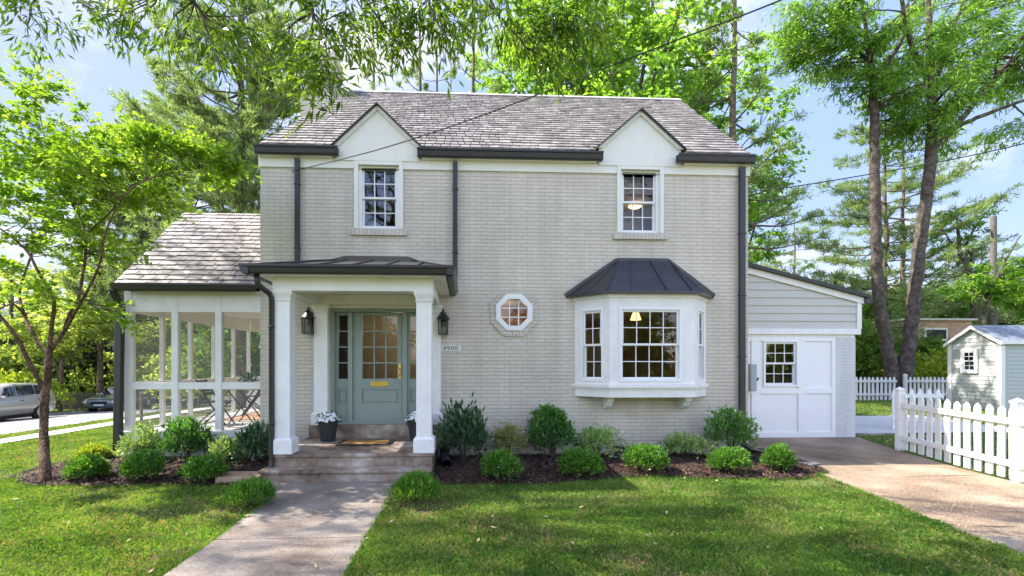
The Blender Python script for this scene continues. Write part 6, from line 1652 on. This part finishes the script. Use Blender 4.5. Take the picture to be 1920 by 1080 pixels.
def clover():
    rg = np.random.default_rng(19); V = []
    cs = []
    for (x, y, r, n) in ((-4.5, -3.6, .5, 260), (-3.4, -4.3, .4, 200), (1.5, -4.2, .6, 320), (3.2, -3.1, .5, 240), (0.3, -3.3, .4, 180), (3.9, -4.6, .6, 240), (-5.3, -2.7, .5, 200), (2.4, -2.6, .4, 160), (-.2, -4.7, .3, 160)):
        p = rg.normal(0, 1, (n, 2))*r*.5+np.array([x, y]); cs.append(p)
    p = np.concatenate(cs); k = ~((p[:, 0] > -2.4) & (p[:, 0] < -.88)); p = p[k]
    p = p[::4]; c = np.stack([p[:, 0], p[:, 1], rg.uniform(.015, .03, len(p))], 1); c = np.repeat(c, 3, 0)
    an = np.tile(np.array([0, 2.1, 4.2]), len(p))+np.repeat(rg.uniform(0, 6, len(p)), 3)
    d = np.stack([np.cos(an), np.sin(an), rg.uniform(0, .5, len(an))], 1)
    o = leaves('clover', LM['grass'], None, [leaf_arrays(c, d, .022, .020, rg=rg, roll=.25)]); tag(o, kind='stuff')
clover()
def edge_tufts():
    rg = np.random.default_rng(23); P0 = []
    def line(a, b, n):
        t = rg.uniform(0, 1, (n, 1)); P0.append(np.array(a)*(1-t)+np.array(b)*t+rg.normal(0, .018, (n, 2)))
    line((-2.37, -2.9), (-2.37, -5.3), 1500); line((-.92, -2.1), (-.93, -5.3), 1700)
    for a, b in zip(drive_l[1:-2], drive_l[2:-1]): line((a[0]-.01, a[1]), (b[0]-.01, b[1]), int(560*math.dist(a, b)))
    for a, b in zip(bed1_f[:-1], bed1_f[1:]): line(a, b, int(360*math.dist(a, b)))
    for a, b in zip(bed2_f[:-1], bed2_f[1:]): line(a, b, int(360*math.dist(a, b)))
    for a, b in zip(drive_r[1:-3], drive_r[2:-2]): line((a[0]+.06, a[1]), (b[0]+.06, b[1]), int(260*math.dist(a, b)))
    p = np.concatenate(P0); z = np.array([gz(x, y) for x, y in p]); c = np.stack([p[:, 0], p[:, 1], z], 1)
    d = rg.normal(0, .5, (len(c), 3)); d[:, 2] = 1
    L_ = rg.uniform(.03, .075, len(c)); o = leaves('edge_grass', LM['grass'], None, [leaf_arrays(c, d, L_, .006, rg=rg)]); tag(o, kind='stuff')
edge_tufts()
def gravel():
    rg = random.Random(3); V = []; Q = []; o = 0
    for i in range(9000):
        t = rg.random(); y = -.4-5.2*rg.random()**.8; xl = lerp(y, [p[1] for p in drive_l][::-1], [p[0] for p in drive_l][::-1]); xr2 = lerp(y, [p[1] for p in drive_r][::-1], [p[0] for p in drive_r][::-1])
        if rg.random() < .35 and y > -1.6: continue
        x = xl+(xr2-xl)*(t if rg.random() < .7 else t*t); s = rg.uniform(.003, .0085); z = gz(x, y)+.018
        a = rg.uniform(0, 3); c, d = cos(a)*s, sin(a)*s
        V += [(x+c, y+d, z), (x-d, y+c, z), (x-c, y-d, z), (x+d, y-c, z), (x+rg.uniform(-s, s)*.3, y, z+s*.6)]; Q += [(o, o+1, o+4), (o+1, o+2, o+4), (o+2, o+3, o+4), (o+3, o, o+4)]; o += 5
    tag(np_mesh('gravel', V, Q, [island_mat('aggregate', [(.12, .08, .06), (.45, .36, .27), (.30, .22, .15), (.42, .36, .28), (.22, .16, .12)], rough=.8)], None), kind='stuff')
gravel()
def crack(pts, w):
    P_ = []; rg = random.Random(len(pts))
    for a, b in zip(pts[:-1], pts[1:]):
        for k in range(10): t = k/10; P_.append((a[0]+(b[0]-a[0])*t+rg.uniform(-.012, .012), a[1]+(b[1]-a[1])*t+rg.uniform(-.012, .012)))
    m = MB()
    for i, (a, b) in enumerate(zip(P_[:-1], P_[1:])):
        q = w*rg.uniform(.4, 1.2)
        m.quad((a[0], a[1]-q, gz(*a)+.0225), (b[0], b[1]-q, gz(*b)+.0225), (b[0], b[1]+q, gz(*b)+.0225), (a[0], a[1]+q, gz(*a)+.0225))
    return m
g1, g2 = G(1690, 890, .05), G(1842, 887, .05); g3, g4 = G(1800, 990, 0), G(1925, 992, 0)
m = crack([g1[:2], g2[:2]], .010); m2 = crack([g3[:2], g4[:2]], .007); n0 = len(m.v); m.v += m2.v; m.f += [tuple(k+n0 for k in f) for f in m2.f]; m.m += m2.m
tag(m.build('driveway_crack', mat('crack_dirt', (.05, .035, .025), .9), None), kind='structure')
# fallen leaves on the lawn
fl = [(1218, 1005), (1228, 1018), (895, 978), (925, 988), (830, 1020), (1150, 1045), (690, 908), (1440, 1025), (1540, 990), (1585, 995), (1690, 1012), (945, 1010), (1250, 960), (1090, 950), (230, 918), (350, 1000), (30, 935), (1375, 905)]
fl += [(random.uniform(60, 1500), random.uniform(930, 1075)) for _ in range(34)]+[(random.uniform(830, 1500), random.uniform(880, 905)) for _ in range(16)]
V = []; Q = []; o_ = 0
for i, (u, v) in enumerate(fl):
    for q in range(1 if i else 3):
        p = G(u+random.uniform(-5, 5)*q, v+random.uniform(-3, 3)*q, .05); a = random.uniform(0, pi); L_ = random.uniform(.012, .038)
        d = Vector((cos(a), sin(a), random.uniform(-.2, .5)))*L_; s = Vector((-sin(a), cos(a), random.uniform(0, .6)))*L_*.35; c = Vector(p)
        V += [tuple(c-d), tuple(c+s), tuple(c+d), tuple(c-s)]; Q.append((o_, o_+1, o_+2, o_+3)); o_ += 4
tag(np_mesh('fallen_leaves', V, Q, [mat('dry_leaf', (.42, .30, .17), .8)], None), kind='stuff')

# ================================================================== SKY, SUN, CAMERA
sun_dir = Vector((-.62, .14, .77)).normalized()     # towards the sun
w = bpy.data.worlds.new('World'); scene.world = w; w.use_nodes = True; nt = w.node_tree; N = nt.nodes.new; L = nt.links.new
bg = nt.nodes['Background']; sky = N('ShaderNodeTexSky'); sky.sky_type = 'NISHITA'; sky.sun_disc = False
sky.sun_elevation = math.asin(sun_dir.z); sky.sun_rotation = math.atan2(sun_dir.x, sun_dir.y)
sky.air_density = 1.0; sky.dust_density = .8; sky.ozone_density = 2.2
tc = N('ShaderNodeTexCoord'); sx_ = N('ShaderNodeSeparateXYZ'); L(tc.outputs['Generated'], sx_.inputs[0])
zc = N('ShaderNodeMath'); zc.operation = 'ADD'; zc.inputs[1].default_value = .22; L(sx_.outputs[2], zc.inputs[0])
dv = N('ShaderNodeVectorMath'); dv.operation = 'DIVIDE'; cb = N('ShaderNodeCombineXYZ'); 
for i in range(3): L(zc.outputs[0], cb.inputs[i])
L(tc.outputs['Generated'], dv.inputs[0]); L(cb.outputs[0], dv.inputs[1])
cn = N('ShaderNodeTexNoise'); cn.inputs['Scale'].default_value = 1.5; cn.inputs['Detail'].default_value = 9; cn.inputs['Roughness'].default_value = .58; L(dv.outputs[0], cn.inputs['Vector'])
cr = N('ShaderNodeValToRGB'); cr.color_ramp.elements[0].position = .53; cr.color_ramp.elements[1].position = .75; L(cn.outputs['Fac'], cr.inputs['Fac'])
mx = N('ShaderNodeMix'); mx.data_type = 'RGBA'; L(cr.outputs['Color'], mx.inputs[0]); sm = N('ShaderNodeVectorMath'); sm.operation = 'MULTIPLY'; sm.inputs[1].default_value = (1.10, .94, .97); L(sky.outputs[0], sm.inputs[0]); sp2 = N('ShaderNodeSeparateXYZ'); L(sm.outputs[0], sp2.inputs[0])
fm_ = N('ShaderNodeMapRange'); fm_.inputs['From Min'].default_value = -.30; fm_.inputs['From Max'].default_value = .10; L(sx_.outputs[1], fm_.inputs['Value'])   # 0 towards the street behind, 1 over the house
lim = N('ShaderNodeMapRange'); lim.inputs['To Min'].default_value = 8.0; lim.inputs['To Max'].default_value = 2.15; L(fm_.outputs[0], lim.inputs['Value'])  # sky held dimmer over the house, left bright behind the camera
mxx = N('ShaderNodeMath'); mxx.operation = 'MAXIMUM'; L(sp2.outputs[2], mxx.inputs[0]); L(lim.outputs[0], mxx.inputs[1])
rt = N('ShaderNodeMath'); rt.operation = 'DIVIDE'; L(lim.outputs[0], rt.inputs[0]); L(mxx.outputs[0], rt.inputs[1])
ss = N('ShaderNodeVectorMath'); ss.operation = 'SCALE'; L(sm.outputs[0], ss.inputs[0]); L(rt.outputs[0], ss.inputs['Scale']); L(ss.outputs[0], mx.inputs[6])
cc = N('ShaderNodeMix'); cc.data_type = 'RGBA'; cc.inputs[6].default_value = (8.4, 8.0, 7.8, 1); cc.inputs[7].default_value = (2.35, 2.3, 2.35, 1); L(fm_.outputs[0], cc.inputs[0]); L(cc.outputs[2], mx.inputs[7]); mx.inputs[7].default_value = (7.2, 7.0, 7.1, 1)  # brighter unseen clouds added behind the camera to light the shaded facade
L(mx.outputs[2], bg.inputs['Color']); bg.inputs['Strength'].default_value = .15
sl = bpy.data.lights.new('sun', 'SUN'); sl.energy = 3.3; sl.angle = radians(.6); sl.color = (1, .93, .84)
so = bpy.data.objects.new('sun', sl); COL.objects.link(so); so.rotation_euler = sun_dir.to_track_quat('Z', 'Y').to_euler()

cd = bpy.data.cameras.new('camera'); cam = bpy.data.objects.new('camera', cd); COL.objects.link(cam)
cam.location = CAM; cam.rotation_euler = (pi/2, 0, -TH); cd.sensor_width = 36; cd.lens = F*36/1920
cd.shift_x = (960-CX)/1920; cd.shift_y = (CY-540)/1920; cd.clip_start = .05; cd.clip_end = 600
scene.camera = cam
scene.view_settings.view_transform = 'Standard'; scene.view_settings.look = 'None'; scene.view_settings.gamma = 1; scene.view_settings.exposure = 2.05
cy = scene.cycles; cy.max_bounces = 8; cy.transparent_max_bounces = 24; cy.diffuse_bounces = 4; cy.glossy_bounces = 3; cy.sample_clamp_indirect = 6
cy.caustics_reflective = False; cy.caustics_refractive = False
